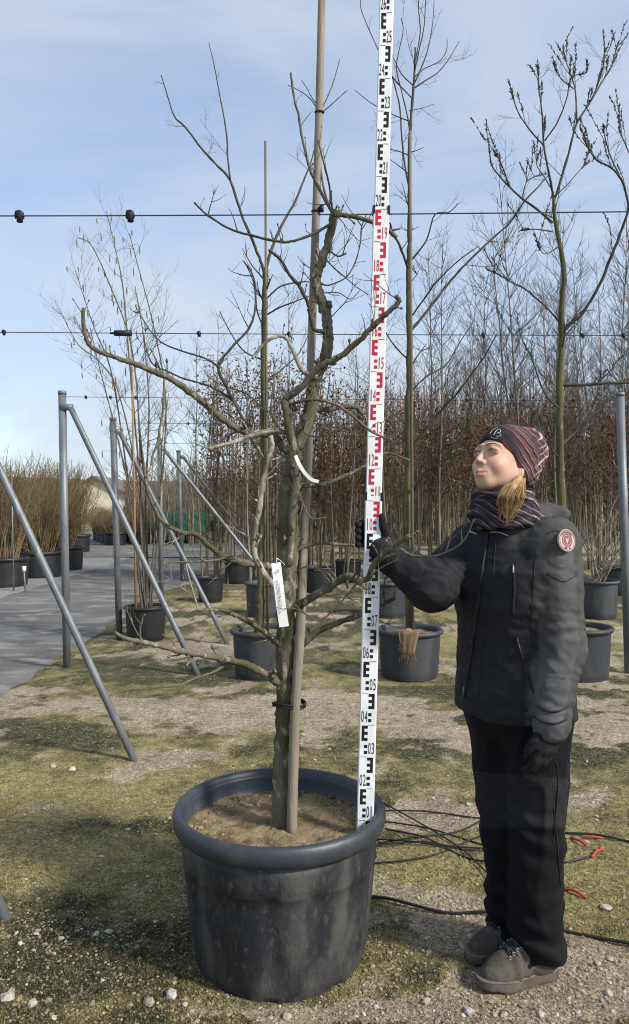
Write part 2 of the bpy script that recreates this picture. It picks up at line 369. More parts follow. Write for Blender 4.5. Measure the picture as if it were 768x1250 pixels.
ICO = None
def ico():
    g = (1+5**.5)/2; v = np.array([[-1, g, 0], [1, g, 0], [-1, -g, 0], [1, -g, 0], [0, -1, g], [0, 1, g], [0, -1, -g], [0, 1, -g], [g, 0, -1], [g, 0, 1], [-g, 0, -1], [-g, 0, 1]], float)
    v /= np.linalg.norm(v[0]); f = np.array([[0, 11, 5], [0, 5, 1], [0, 1, 7], [0, 7, 10], [0, 10, 11], [1, 5, 9], [5, 11, 4], [11, 10, 2], [10, 7, 6], [7, 1, 8], [3, 9, 4], [3, 4, 2], [3, 2, 6], [3, 6, 8], [3, 8, 9], [4, 9, 5], [2, 4, 11], [6, 2, 10], [8, 6, 7], [9, 8, 1]])
    return v, f
IV, IF = ico()
def pebbles(Xs, Ys, size, flat=.6, jit=.28):
    n = len(Xs); s = size[:, None, None]*np.stack([.75+.5*rng.random(n), .75+.5*rng.random(n), flat*(.7+.5*rng.random(n))], 1)[:, None, :]
    v = IV[None]*(1+rng.normal(0, jit, (n, 12, 1))*.6); a = rng.random(n)*6.283; c, sn = np.cos(a)[:, None], np.sin(a)[:, None]
    v = v*s; v = np.stack([v[..., 0]*c-v[..., 1]*sn, v[..., 0]*sn+v[..., 1]*c, v[..., 2]], -1)
    v = v+np.stack([Xs, Ys, gtop(Xs, Ys)+size*flat*.30], 1)[:, None, :]
    f = IF[None]+(np.arange(n)*12)[:, None, None]; return v.reshape(-1, 3), f.reshape(-1, 3)
Xs, Ys = scatter(60000, 1.75, 9); s_, t_ = cover(Xs, Ys)
dens = .26+.45*s_+.8*(blob(Xs, Ys, 95, 1140, .24, .10)+blob(Xs, Ys, 700, 1195, .2, .1)+.4*blob(Xs, Ys, 250, 1232, .5, .05)+.5*blob(Xs, Ys, 620, 1235, .4, .06)+.5*blob(Xs, Ys, 190, 925, .1, .1)+.6*blob(Xs, Ys, 520, 1150, .2, .2))
keep = (rng.random(len(Xs)) < dens*.75) & off_things(Xs, Ys); Xs, Ys = Xs[keep], Ys[keep]; n = len(Xs)
sz = np.clip(np.exp(rng.normal(-5.85, .5, n)), .0014, .011); v, f = pebbles(Xs, Ys, sz); mb = MB().add(v, None, f)
g1 = rng.random(n)[:, None]; cc = np.array([.44, .37, .27])*g1+np.array([.22, .175, .12])*(1-g1); wh = rng.random(n) < .10; cc[wh] = np.array([.52, .48, .42])
mb.attr = {'col': np.repeat(cc, 12, 0)}
M['stone'] = mat('stone', (0, 0, 0), (.7, .68, .62), 90, .9, .4, 160, attr='col', spec=.2)
tag(mb.build('gravel', M['stone'], smooth=False), 'pale limestone grit and pebbles strewn over the yard', 'gravel', kind='stuff')
Xs, Ys = scatter(26000, 1.8, 8); keep = off_things(Xs, Ys) & (rng.random(len(Xs)) < .8); Xs, Ys = Xs[keep], Ys[keep]; n = len(Xs)
an = rng.random(n)*6.283; ln = .0015+.007*rng.random(n)**3; wd = ln*(.15+.4*rng.random(n)); d = np.stack([np.cos(an), np.sin(an), rng.normal(0, .2, n)], 1); e = np.stack([-np.sin(an), np.cos(an), rng.normal(0, .3, n)], 1)
c0 = np.stack([Xs, Ys, gtop(Xs, Ys)+.004], 1); V = np.stack([c0-d*ln[:, None], c0+e*wd[:, None], c0+d*ln[:, None], c0-e*wd[:, None]], 1).reshape(-1, 3)
mb = MB().add(V, np.arange(4*n).reshape(-1, 4)); g1 = rng.random(n)[:, None]; mb.attr = {'col': np.repeat(np.array([.30, .22, .11])*g1+np.array([.10, .065, .035])*(1-g1), 4, 0)}
M['litter'] = mat('litter', (0, 0, 0), rough=.9, attr='col', spec=.15)
tag(mb.build('leaf_litter', M['litter'], smooth=False), 'dry brown leaf crumbs and straw bits on the ground', 'litter', kind='stuff')
# the larger stones, one by one
for k, (px, py, s, wht) in enumerate(((210, 1218, .021, 1), (182, 1231, .021, .2), (226, 1230, .011, .8), (118, 1142, .012, 1), (131, 1140, .011, .9), (24, 1155, .013, 1), (45, 1144, .010, .8), (124, 1051, .010, .9), (190, 1128, .010, .7), (66, 1168, .009, .7),
        (740, 1110, .018, .6), (716, 1030, .014, .7), (728, 1000, .010, .6), (730, 1178, .013, .8), (742, 1212, .014, .8), (705, 1235, .012, .7), (520, 1148, .010, .7), (484, 1126, .011, .5), (520, 1224, .013, .5), (572, 1236, .015, .7), (572, 985, .013, .7), (600, 985, .011, .8),
        (10, 1225, .018, .6), (40, 1232, .014, .6), (88, 940, .022, .8), (64, 938, .016, .8), (660, 1238, .012, .6), (350, 1243, .013, .4), (125, 1200, .009, .8), (455, 1186, .010, .5))):
    gx0, gy0 = G(px, py); v, f = pebbles(np.array([0.]), np.array([0.]), np.array([s]), .62, .22)
    v[:, 2] += -gh1(0, 0)+gh1(gx0, gy0)+.2*s
    v2 = v; mb = MB().add(v2+np.array([gx0, gy0, 0]), None, f)
    mb.attr = {'col': np.repeat(np.array([[.30, .25, .18]])*(1-wht)+np.array([[.54, .51, .46]])*wht, 12, 0)}
    nm = 'pale' if wht >= .7 else 'buff'
    tag(mb.build('stone', M['stone'], smooth=False), f'small {nm} limestone lying loose on the mossy ground', 'stone', 'larger '+nm+' stones on the yard')
# ------------------------------------------------------------------ far setting: hill, field, barn, tarp heap
def ridge(name, pts, y0, depth, m):
    xs = np.linspace(pts[0][0], pts[-1][0], 60); zs = np.interp(xs, [p[0] for p in pts], [p[1] for p in pts])+(fbm2(xs*.05, xs*0+3, 9, 4)-.5)*1.2
    rows = []
    for k, f in enumerate((0, .35, .7, 1, .6)):
        rows.append(np.stack([xs, np.full_like(xs, y0+depth*k/4), np.maximum(zs*f, -.2)], 1))
    v = np.vstack(rows); n = 60; i, j = np.meshgrid(np.arange(4), np.arange(n-1), indexing='ij')
    return tag(MB().add(v, np.stack([i*n+j, i*n+j+1, (i+1)*n+j+1, (i+1)*n+j], -1).reshape(-1, 4)).build(name, m), kind='structure')
M['field'] = mat('field', (.075, .115, .04), (.10, .12, .05), .05, .95)
M['far_wood'] = mat('far_wood', (.075, .07, .07), (.10, .085, .075), .06, .95)
ridge('field_hill', [(-210, 5.6), (-120, 4.8), (-60, 4.2), (0, 3.8), (120, 4)], 150, 80, M['field'])
ridge('wooded_hill', [(-620, 20), (-400, 24), (-190, 17), (0, 12), (300, 14)], 420, 150, M['far_wood'])
# barn with a pale wall beyond the nursery
bx, by = -20.6, 72.0
barn = thing('barn', (bx, by, 0), 'pale cream barn with a low pitched roof beyond the shrubs', 'barn')
M['cream'] = mat('cream_render', (.62, .56, .42), (.52, .46, .34), 1, .9); M['barn_roof'] = mat('barn_roof', (.13, .10, .085), (.17, .13, .11), 1.5, .8)
wv = np.array([[-1.6, 0, 0], [4.5, 0, 0], [4.5, 0, 1.3], [-.1, 0, 3.6], [-1.6, 0, 2.6]]); wv2 = wv+np.array([0, 9, 0])
MB().add(np.vstack([wv, wv2])+np.array([bx, by, 0]), [[0, 1, 6, 5], [1, 2, 7, 6], [0, 5, 9, 4]], [[0, 2, 1], [0, 3, 2], [0, 4, 3], [5, 6, 7], [5, 7, 8], [5, 8, 9]]).build('wall', M['cream'], barn, False)
rb = MB()
for (a, c) in (((-.1, 3.65), (4.9, 1.15)), ((-.1, 3.65), (-2.0, 2.4))):
    v = np.array([[a[0], -.4, a[1]], [c[0], -.4, c[1]], [c[0], 9.4, c[1]], [a[0], 9.4, a[1]]]); rb.add(np.vstack([v, v+[0, 0, .15]])+np.array([bx, by, 0]), [[0, 1, 2, 3], [4, 7, 6, 5], [0, 4, 5, 1], [1, 5, 6, 2], [2, 6, 7, 3]])
rb.build('roof', M['barn_roof'], barn, False)
MB().box((bx+3.2, by-.04, .55), (.8, .06, .7)).build('window', M['barn_roof'], barn, False)
# heap under a green tarpaulin at the end of the lane
hx = np.linspace(-1.35, 1.15, 40); hy_ = np.linspace(-1.1, 1.1, 30); A, B = np.meshgrid(hx, hy_, indexing='ij'); X, Y = A.ravel(), B.ravel()
prof = np.clip(1-np.abs(X/1.4)**4, 0, 1)**.5*np.clip(1-np.abs(Y/1.15)**3, 0, 1)**.5
z = prof*(1.02+.10*np.sin(X*1.9+1)+.22*(fbm2(X*2.2, Y*2.2, 77, 4)-.5))+.012
i, j = np.meshgrid(np.arange(39), np.arange(29), indexing='ij')
tag(MB().add(np.stack([X-4.75, Y+27.4, z], 1), np.stack([i*30+j, (i+1)*30+j, (i+1)*30+j+1, i*30+j+1], -1).reshape(-1, 4)).build('tarpaulin_heap', M['tarp']), 'heap covered by a crumpled dark green tarpaulin at the end of the lane', 'tarpaulin')

# ------------------------------------------------------------------ steel posts with slanting struts, one pair at the head of each row
def post_row(base, top, sbase, stop, r, label, cap=True):
    b = np.asarray(base); o = thing('trellis_post', (b[0], b[1], 0), label, 'post', 'galvanised row-end posts')
    MB().tube([b, np.asarray(top)], r, 14).build('post', M['steel'], o)
    tp = np.asarray(top); MB().tube([tp+[0, 0, -.012], tp+[0, 0, .02]], [r*1.12, r*1.05], 14).build('cap', M['steel'], o)
    if sbase is not None:
        MB().tube(catmull([np.asarray(stop), np.asarray(stop)*.75+np.asarray(sbase)*.25, np.asarray(sbase)], 4), r*.74, 12).build('strut', M['steel'], o)
        st = np.asarray(stop); MB().tube([st+[-.09, 0, .0], st+[.02, 0, .0]], r*.86, 12).build('clamp', M['steel'], o)
def gp(x, y, D):
    p = P(x, y, D); p[2] = -.06; return p
post_row((-2.20, 2.66, -.06), (-2.21, 2.66, 2.44), gp(17, 1124, 2.71), (-2.14, 2.66, 2.30), .028, 'bare galvanised post whose strut foot stands in the mossy corner by pale pebbles')
post_row((-2.16, 4.42, -.06), (-2.18, 4.42, 2.44), gp(170, 930, 4.38), (-2.10, 4.40, 2.30), .030, 'galvanised post with long strut reaching into the moss before the first row')
post_row(gp(82, 815, 6.8), P(76, 480, 6.8), gp(246, 826, 6.5), P(86, 497, 6.78), .034, 'thick galvanised post at the lane edge with slanting strut beside the bamboo-staked shrub')
post_row(gp(146, 782, 8.2), P(138, 512, 8.2), gp(281, 786, 7.95), P(146, 527, 8.2), .034, 'galvanised post standing just behind the small black pot by the lane')
post_row(gp(197, 728, 11.7), P(195, 537, 11.7), gp(350, 722, 11.6), P(200, 548, 11.7), .038, 'galvanised post before the green tarpaulin, nearer of the two')
post_row(gp(223, 712, 14.2), P(218, 551, 14.2), gp(345, 700, 14.1), P(224, 558, 14.2), .038, 'galvanised post beside the green tarpaulin, farther of the two')
post_row(gp(768, 822, 6.6), P(757, 482, 6.6), None, None, .036, 'lone upright galvanised post beside the stacked row of grey pots')

# ------------------------------------------------------------------ wires along the rows
def wire(ya, yb, D, r, beads, label, x0=-420, x1=1150, buckle=None):
    sl = (yb-ya)/768; a, c = P(x0, ya+sl*x0, D), P(x1, ya+sl*x1, D); t = np.linspace(0, 1, 24)[:, None]; p = a*(1-t)+c*t; p[:, 2] -= .01*np.sin(t[:, 0]*math.pi)
    o = thing('trellis_wire', p[0], label, 'wire', 'wires strung along the rows'); MB().tube(p, r, 5).build('strand', M['wire'], o)
    def at(x):
        X = (x-CX)/FPX*D; return np.array([X, D, np.interp(X, p[:, 0], p[:, 2])])
    for bx_ in beads:
        q = at(bx_); s = 1.0 if D < 3 else .8
        m = MB(); m.tube([q+[-.014*s, 0, .004], q+[-.012*s, 0, .004], q+[.010*s, 0, .0], q+[.014*s, 0, 0]], [.008*s, .015*s, .014*s, .008*s], 10)
        m.tube([q+[.0, -.004, .016*s], q+[.003, -.006, -.022*s]], [.008*s, .011*s], 8); m.build('clip', M['black'], o)
    if buckle:
        q = at(buckle); m = MB(); m.tube([q+[-.075, 0, 0], q+[-.05, 0, 0], q+[-.048, 0, 0], q+[.05, 0, 0]], [.005, .007, .017, .017], 8); m.build('tensioner', M['black'], o)
wire(261, 256, 2.62, .0024, (24, 159, 386), 'black trellis wire carrying two clips, tied to the tall weathered stake')
wire(404, 408, 4.45, .0027, (5, 243, 353, 590, 711, 761), 'black trellis wire with a tensioner and a row of clips', buckle=150)
wire(484, 488, 6.7, .0026, (105, 135, 166, 570, 640, 700), 'thin wire with small clips at the height of the post tops', x0=77)
wire(516, 518, 8.2, .0026, (230, 420, 560), 'thin wire strung between the second pair of post tops', x0=139)
wire(541, 541, 11.7, .003, (), 'thin wire strung before the tarpaulin at post height', x0=196)
# ------------------------------------------------------------------ plant pots
def plant_pot(cx, cy, H, Rt, Rb, label, soil_drop=.06, hero=False, wall=None, rimm=None, group=None, z0=0.0, soil=True):
    o = thing('plant_pot', (cx, cy, z0), label, 'pot', group); k = 160 if hero else 48; rr = .0185 if hero else .07*Rt
    Rw = Rt-rr*1.25
    if hero:
        def rf(a, z):
            up = sstep(H*.70, H*.66, z); lowb = sstep(.02, .05, z)
            rib = sstep(-.10, .10, np.cos(a*14+.6)); fine = sstep(.55, .9, np.cos(a*14+.6+math.pi))
            pan = sstep(.6, .75, np.cos(a-4.45))
            notch = (z < .016)*(np.cos(a*8+.5) > .86)*(-.012)
            return (.0042*rib-.004*fine)*up*lowb+.0015*(fbm2(a*4, z*14, 71, 3)-.5)+.004*sstep(H*.9, H*.66, z)*(z > H*.66)+.004*pan*(z > H*.68)*(z < H*.84)+notch
    else:
        def rf(a, z): return .010*Rt*sstep(-.2, .2, np.cos(a*12))*sstep(H*.74, H*.7, z)*(z > .02)
    zs = [0, .004, .018, .03] + list(np.linspace(.06, H*.655, 10)) + [H*.665, H*.68, H*.70, H*.75, H*.80, H*.835, H*.845, H*.875, H-rr*1.9]
    prof = [(Rb*.80, .012), (Rb*.95, .002)]+[(Rb-.004+(Rw-Rb)*(z/H)**.85+(.004 if z > .02 else 0), z) for z in zs]
    MB().lathe(prof, k, (cx, cy, z0), rf).build('pot_wall', wall or M['pot_far'], o)
    # rolled rim, closed section that runs down the inside of the pot
    t = np.linspace(-.62*math.pi, 1.0*math.pi, 14 if hero else 9); fz = 1.75 if hero else 1.05; sec = [(Rt-rr+rr*math.cos(a)*1.0, H-rr*fz+rr*math.sin(a)*fz) for a in t]
    sec = [(Rw-.003, H-rr*2*fz)]+sec+[(Rt-2.0*rr-.002, H-rr*1.6), (Rw-.010-.01*Rt, H-soil_drop-.05)]
    MB().lathe(sec, k, (cx, cy, z0)).build('rim', rimm or wall or M['pot_far'], o)
    if soil:
        Rs = Rw-.012 if hero else Rw*.95; nr, na = (26, 90) if hero else (8, 36); v = [[cx, cy, z0+H-soil_drop+.012]]
        for i in range(1, nr+1):
            r = Rs*i/nr; a = np.arange(na)*2*math.pi/na; x, y = cx+r*np.cos(a), cy+r*np.sin(a)
            zz = z0+H-soil_drop+(.03 if hero else .02)*(fbm2(x*9+3, y*9, 88, 4)-.5)+(.016 if hero else 0)*(fbm2(x*60, y*60, 89, 2)-.5)+.012*(1-i/nr)
            v += list(np.stack([x, y, zz], 1))
        j = np.arange(na); tt = np.stack([0*j, 1+j, 1+(j+1) % na], 1); q = []
        for i in range(nr-1):
            b = 1+i*na; q.append(np.stack([b+j, b+na+j, b+na+(j+1) % na, b+(j+1) % na], 1))
        MB().add(v, np.vstack(q), tt).build('soil', M['soil'], o)
    return o
PX, PY, PH = -.114, 2.52, .488
hero_pot = plant_pot(PX, PY, PH, .346, .272, 'big dark container with thick rolled rim holding the pruned tree', .082, True, M['pot'], M['rim'])
# crumbs on the soil
Xc = []; 
while len(Xc) < 3600:
    a, r = rng.random()*6.283, .30*math.sqrt(rng.random()); Xc.append((PX+r*math.cos(a), PY+r*math.sin(a)))
Xc = np.array(Xc); szc = np.clip(np.exp(rng.normal(-5.9, .55, 3600)), .0014, .010); v, f = pebbles(Xc[:, 0], Xc[:, 1], szc, .7)
v[:, 2] += np.repeat(PH-.082-gtop(Xc[:, 0], Xc[:, 1])+.03*(fbm2(Xc[:, 0]*9+3, Xc[:, 1]*9, 88, 4)-.5), 12)
mb = MB().add(v, None, f); g1 = rng.random(3600)[:, None]; mb.attr = {'col': np.repeat(np.array([.36, .285, .165])*g1+np.array([.11, .08, .045])*(1-g1), 12, 0)}
tag(mb.build('soil_crumbs', M['stone'], hero_pot, False), kind='stuff')

# ------------------------------------------------------------------ traced trees
def spurs(mb, pts, rad, n, ln, rg, up=.3, k=4):
    """short fruiting spurs and buds along a branch"""
    N_ = len(pts)
    for _ in range(n):
        i = int(rg.integers(1, N_-1)); t = pts[min(i+1, N_-1)]-pts[i-1]; t = t/(np.linalg.norm(t)+1e-9)
        d = rg.normal(0, 1, 3); d -= t*np.dot(d, t); d /= np.linalg.norm(d)+1e-9; d = d*.8+t*.55+np.array([0, 0, up]); d /= np.linalg.norm(d)
        l = ln*(.35+rg.random()); a = pts[i]; b = a+d*l*.5+rg.normal(0, .08*l, 3); c = a+d*l+rg.normal(0, .12*l, 3)+np.array([0, 0, .1*l]); r = max(rad[i]*.36, .0011)
        mb.tube([a, b, c], [r, r*.8, r*.62], k); tip = (c-b)/(np.linalg.norm(c-b)+1e-9)
        mb.tube([c, c+tip*r*2.2, c+tip*r*4.5], [r*.9, r*1.5, r*.3], k)
def traced(pxs, D0, D1, r0, r1, n=6, seed=0, wob=.5):
    """polyline through photo points with depth running D0..D1 along it; radii in photo pixels"""
    p = np.asarray(pxs, float); s = np.concatenate([[0], np.cumsum(np.linalg.norm(np.diff(p, axis=0), axis=1))]); s /= s[-1]
    D = D0+(D1-D0)*s; pts = np.array([P(x, y, d) for (x, y), d in zip(p, D)]); c = catmull(pts, n)
    u = np.linspace(0, 1, len(c)); r = (r0+(r1-r0)*u)*D0/FPX; rg = np.random.default_rng(seed+17)
    c[1:-1] += rg.normal(0, 1, (len(c)-2, 3))*r[1:-1, None]*.22*wob; r = r*(1+rg.normal(0, .07, len(c)))
    return c, r
def tree_from(root, name, spec, m, spn, spl, k=8, seed=0, twn=0):
    for q, sp in enumerate(spec):
        pxs, D0, D1, r0, r1 = sp[:5]; mm = sp[5] if len(sp) > 5 else m
        c, r = traced(pxs, D0, D1, r0, r1, 6 if k > 6 else 4, seed+q); b = MB().tube(c, r, k if r0 > 1.6 else 5); rg = np.random.default_rng(seed*31+q)
        L_ = np.linalg.norm(np.diff(c, axis=0), axis=1).sum(); spurs(b, c, r, int(spn*L_+rg.random()), spl, rg)
        if twn: dress(b, c, np.minimum(r, .0055), int(twn*L_+rg.random()), .15, rg, .1, 1, .25, 4)
        b.build(name, mm, root)
T = 2.52
tree = thing('pruned_tree', (PX, PY, PH-.07), 'leafless pruned tree with thick mossy trunk growing in the big pot', 'tree')
c, r = traced([(345, 1014), (345, 985), (346, 930), (348, 860), (349, 800), (350, 740), (351, 690), (351, 640), (352, 600), (357, 562), (366, 535), (378, 506), (381, 481), (386, 461), (396, 440), (400, 414), (400, 393), (394, 369), (386, 347), (388, 331), (395, 312), (402, 288), (408, 266), (412, 259)], T, T, 10, 10, 6, 3, .35)
u = np.linspace(0, 1, len(c)); rp = np.interp(u, [0, .03, .1, .2, .27, .35, .45, .52, .6, .7, .8, .88, .94, .97, 1], [15, 12.5, 11.5, 11.5, 13.2, 10.6, 8.5, 7.6, 7.2, 6.6, 6.2, 5.4, 5.2, 5.8, 5.4])*T/FPX
rg = np.random.default_rng(5); rp *= 1+rg.normal(0, .035, len(rp)); b = MB().tube(c, rp, 18)
vv = b.v[0]; nn = fbm3(vv*np.array([38, 38, 17]), 4, 3)-.5; ax_ = np.repeat(c, 18, 0); dd = vv[:len(ax_)]-ax_; vv[:len(ax_)] += dd*nn[:len(ax_), None]*.55
spurs(b, c[30:], rp[30:]*.5, 22, .04, rg); dress(b, c[45:], np.full(len(c)-45, .004), 12, .16, rg, .05, 1, .2, 4)
for (x, y, dx, dy, rr_) in ((399, 379, 4, -11, 3.4), (388, 352, -4, -2, 4), (383, 470, -3, 3, 4.5), (344, 640, -6, 4, 4), (356, 760, 5, 2, 4), (342, 870, -5, 2, 3.5)):   # pruning stubs
    a0 = P(x, y, T); a1 = P(x+dx, y+dy, T-.02); b.tube([a0, a1], [rr_*T/FPX, rr_*.8*T/FPX], 8)
b.build('trunk', M['bark'], tree)
BR = [
 ([(353, 690), (356, 640), (361, 592), (358, 548), (352, 516), (347, 487)], T-.03, T-.06, 4.6, 5.4),
 ([(347, 488), (365, 475), (388, 450), (412, 437), (435, 419), (456, 398), (473, 382), (487, 369), (484, 361)], T-.06, 2.30, 4.2, 2.6, M['twig']),
 ([(356, 556), (345, 545), (336, 534), (323, 530), (306, 529), (284, 520), (265, 506), (243, 487), (224, 473), (206, 461), (181, 451), (159, 442), (140, 436), (115, 426), (106, 415), (102, 398), (102, 376)], T, 2.30, 5.4, 2.0),
 ([(354, 528), (330, 526), (306, 532), (284, 540), (260, 546), (255, 549)], T-.03, 2.35, 3.4, 1.8, M['pale_bark']),
 ([(260, 546), (258, 530), (258, 514), (260, 492), (262, 476)], 2.36, 2.33, 1.2, .9, M['twig']),
 ([(306, 526), (293, 504), (277, 473), (267, 447), (284, 423), (302, 404), (310, 386), (312, 368), (311, 345), (306, 330), (298, 320)], 2.47, 2.6, 2.0, 1.0, M['twig_dark']),
 ([(268, 449), (256, 440), (240, 434), (215, 426), (196, 417), (181, 400), (165, 373)], 2.5, 2.62, 1.4, .7, M['twig_dark']),
 ([(288, 492), (275, 482), (259, 473), (242, 467), (224, 462), (206, 454), (187, 445), (180, 430), (176, 414)], 2.5, 2.6, 1.5, .8, M['twig_dark']),
 ([(201, 463), (200, 484), (199, 504), (195, 524), (193, 539), (187, 555), (185, 568)], 2.37, 2.33, 1.5, 1.6, M['twig']),
 ([(352, 692), (322, 690), (299, 687), (273, 679), (256, 667), (239, 652), (219, 649), (199, 637), (187, 617), (180, 598), (174, 560), (170, 520)], T, 2.28, 4.4, 1.3),
 ([(275, 681), (262, 684), (250, 685), (228, 686), (207, 687), (203, 693)], 2.45, 2.38, 1.6, .8, M['twig']),
 ([(346, 838), (335, 830), (323, 822), (305, 813), (285, 806), (259, 802), (227, 796), (193, 788), (170, 783), (153, 779), (140, 772)], T, 2.12, 5.6, 1.8),
 ([(172, 784), (171, 769), (174, 756), (177, 750)], 2.18, 2.15, 1.4, 1.0, M['twig']),
 ([(278, 808), (268, 816), (259, 821), (236, 829), (216, 838)], 2.40, 2.3, 2.2, .9, M['twig']),
 ([(236, 798), (232, 806), (227, 813)], 2.32, 2.28, 2.0, 1.5, M['twig']),
 ([(346, 790), (336, 783), (325, 773), (308, 762), (290, 752), (273, 745), (255, 744), (242, 745)], T, 2.25, 4.0, 1.6),
 ([(242, 745), (240, 738), (236, 723), (231, 706), (227, 689)], 2.25, 2.2, 1.2, .8, M['pale_bark']),
 ([(348, 742), (335, 716), (323, 700), (311, 678), (309, 659), (313, 638), (318, 612), (323, 581), (327, 560), (332, 545), (330, 532)], T-.02, 2.44, 4.0, 3.0, M['pale_bark']),
 ([(352, 746), (375, 733), (396, 720), (415, 708), (428, 703), (441, 708), (451, 704), (456, 690), (469, 675), (482, 665), (500, 654)], T, 2.20, 5.2, 2.6),
 ([(460, 684), (467, 681), (482, 676), (490, 671), (498, 676), (510, 679), (528, 679), (542, 675), (555, 669), (565, 661), (573, 648), (578, 634)], 2.28, 2.12, 2.2, .7, M['twig']),
 ([(414, 709), (402, 695), (393, 680), (398, 668)], 2.4, 2.44, 1.0, .7, M['twig']),
 ([(441, 706), (425, 725), (410, 742), (390, 757), (372, 749), (360, 738)], 2.36, 2.40, 1.3, .9, M['twig']),
 ([(350, 803), (369, 787), (386, 772), (407, 762), (436, 752), (465, 739), (482, 729)], T, 2.56, 5.0, 2.4),
 ([(353, 676), (365, 670), (378, 665), (396, 663), (417, 665), (441, 666)], T, 2.55, 2.8, 1.6),
 ([(354, 600), (365, 594), (382, 592), (396, 591), (412, 585), (430, 577), (443, 570), (461, 560), (474, 553), (500, 562)], T, 2.58, 3.8, 1.2),
 ([(351, 503), (357, 493), (372, 489), (386, 488), (404, 492), (422, 501), (446, 521), (461, 531), (478, 537)], T-.05, 2.30, 2.3, 1.2, M['twig']),
 ([(379, 500), (388, 499), (399, 500), (417, 497), (435, 497), (443, 507)], T, 2.54, 3.8, 2.8),
 ([(388, 461), (372, 455), (364, 442), (355, 422), (347, 411), (334, 412), (318, 424), (308, 438)], T-.02, 2.44, 3.0, 1.8, M['pale_bark']),
 ([(398, 405), (384, 402), (380, 390), (376, 371), (366, 350), (353, 335), (342, 316), (328, 305)], T-.02, 2.44, 2.8, 1.6, M['twig_dark']),
 ([(403, 274), (381, 286), (355, 295), (335, 294), (306, 287), (282, 280), (254, 263), (237, 247)], T-.02, 2.46, 2.0, 1.1, M['twig_dark']),
 ([(408, 264), (400, 249), (386, 223), (378, 205), (369, 169), (365, 142), (360, 124), (355, 89)], T, 2.48, 2.2, 1.3, M['twig']),
 ([(408, 262), (404, 245), (402, 226), (396, 202), (388, 171)], T, 2.5, 1.6, .9, M['twig']),
 ([(410, 262), (417, 262), (434, 265), (452, 270), (473, 280), (484, 290)], T, 2.53, 3.0, 2.6),
 ([(472, 280), (478, 281), (489, 279)], 2.53, 2.52, 2.0, 1.0, M['twig']),
 ([(402, 306), (413, 313), (423, 309)], T, 2.5, 1.2, 1.2, M['twig']),
 ([(388, 346), (402, 348), (423, 338), (434, 319), (440, 296), (441, 279), (447, 262)], T+.02, 2.62, 1.0, .7, M['twig_dark']),
 ([(399, 318), (410, 329), (421, 338), (435, 350), (450, 360)], T+.02, 2.6, .9, .6, M['twig_dark']),
 ([(386, 360), (402, 357), (415, 358), (428, 365), (440, 354)], T+.02, 2.6, .8, .5, M['twig_dark']),
 ([(362, 590), (370, 615), (380, 632), (398, 632)], T-.02, 2.46, 1.0, .7, M['twig']),
 ([(358, 700), (380, 690), (397, 703), (404, 712)], T-.02, 2.46, .9, .6, M['twig']),
 ([(353, 535), (340, 520), (331, 505), (322, 500), (312, 494)], T, 2.6, 1.5, 1.0, M['twig']),
 ([(380, 505), (376, 515), (372, 528), (385, 533), (398, 530)], T, 2.4, 1.6, 1.0, M['twig']),
]
tree_from(tree, 'branch', BR, M['bark'], 17, .040, 9, 100, 5.0)
# a shoot tied behind the stake with its own twigs
b = MB()
for sp, a0, a1, r0, r1 in (([(407, 264), (398, 240), (391, 200), (390, 138)], 2.56, 2.585, 1.6, 1.2), ([(390, 138), (399, 120), (407, 100), (415, 72)], 2.585, 2.6, .9, .5), ([(390, 140), (402, 130), (413, 120), (424, 110)], 2.585, 2.55, .8, .4), ([(390, 138), (380, 122), (368, 112), (352, 104)], 2.585, 2.6, .8, .4), ([(388, 130), (380, 118), (375, 108), (368, 98)], 2.585, 2.62, .7, .4)):
    c, r = traced(sp, a0, a1, r0, r1, 5, 9); b.tube(c, r, 5)
b.build('branch', M['twig'], tree)

# stake beside the trunk, with ties
stake = thing('wooden_stake', P(356, 1016, 2.47), 'tall weathered round wooden stake beside the trunk in the big pot', 'stake')
c = catmull([P(356, 1022, 2.47), P(360, 880, 2.475), P(367, 760, 2.50), P(372, 640, 2.555), P(376, 560, 2.575), P(381, 400, 2.575), P(386, 257, 2.575), P(391, 80, 2.575), P(394, -60, 2.575)], 10)
rs = np.linspace(6.3, 4.6, len(c))*2.5/FPX; rs *= 1+.02*np.sin(np.arange(len(c))*1.3); MB().tube(c, rs, 12).build('pole', M['stake'], stake)
for (x, y, D, rr) in ((353, 858, 2.50, .0), (386, 258, 2.575, 1), (390, 137, 2.575, 2)):
    q = P(x, y, D); a = np.linspace(0, 6.283, 25)
    if rr == 0: e = np.stack([q[0]+.053*np.cos(a), q[1]+.035*np.sin(a), q[2]+.004*np.sin(a*2)], 1)
    else: e = np.stack([q[0]+.0145*np.cos(a), q[1]+.0145*np.sin(a), q[2]+.002*np.sin(a)], 1)
    m = MB().tube(e, .0042 if rr == 0 else .003, 6, False)
    if rr == 0: e2 = e.copy(); e2[:, 2] -= .008; m.tube(e2, .004, 6, False)
    if rr == 1: m.box(q+[.018, -.012, .004], (.014, .012, .02))
    m.build('tie', M['black'], stake)

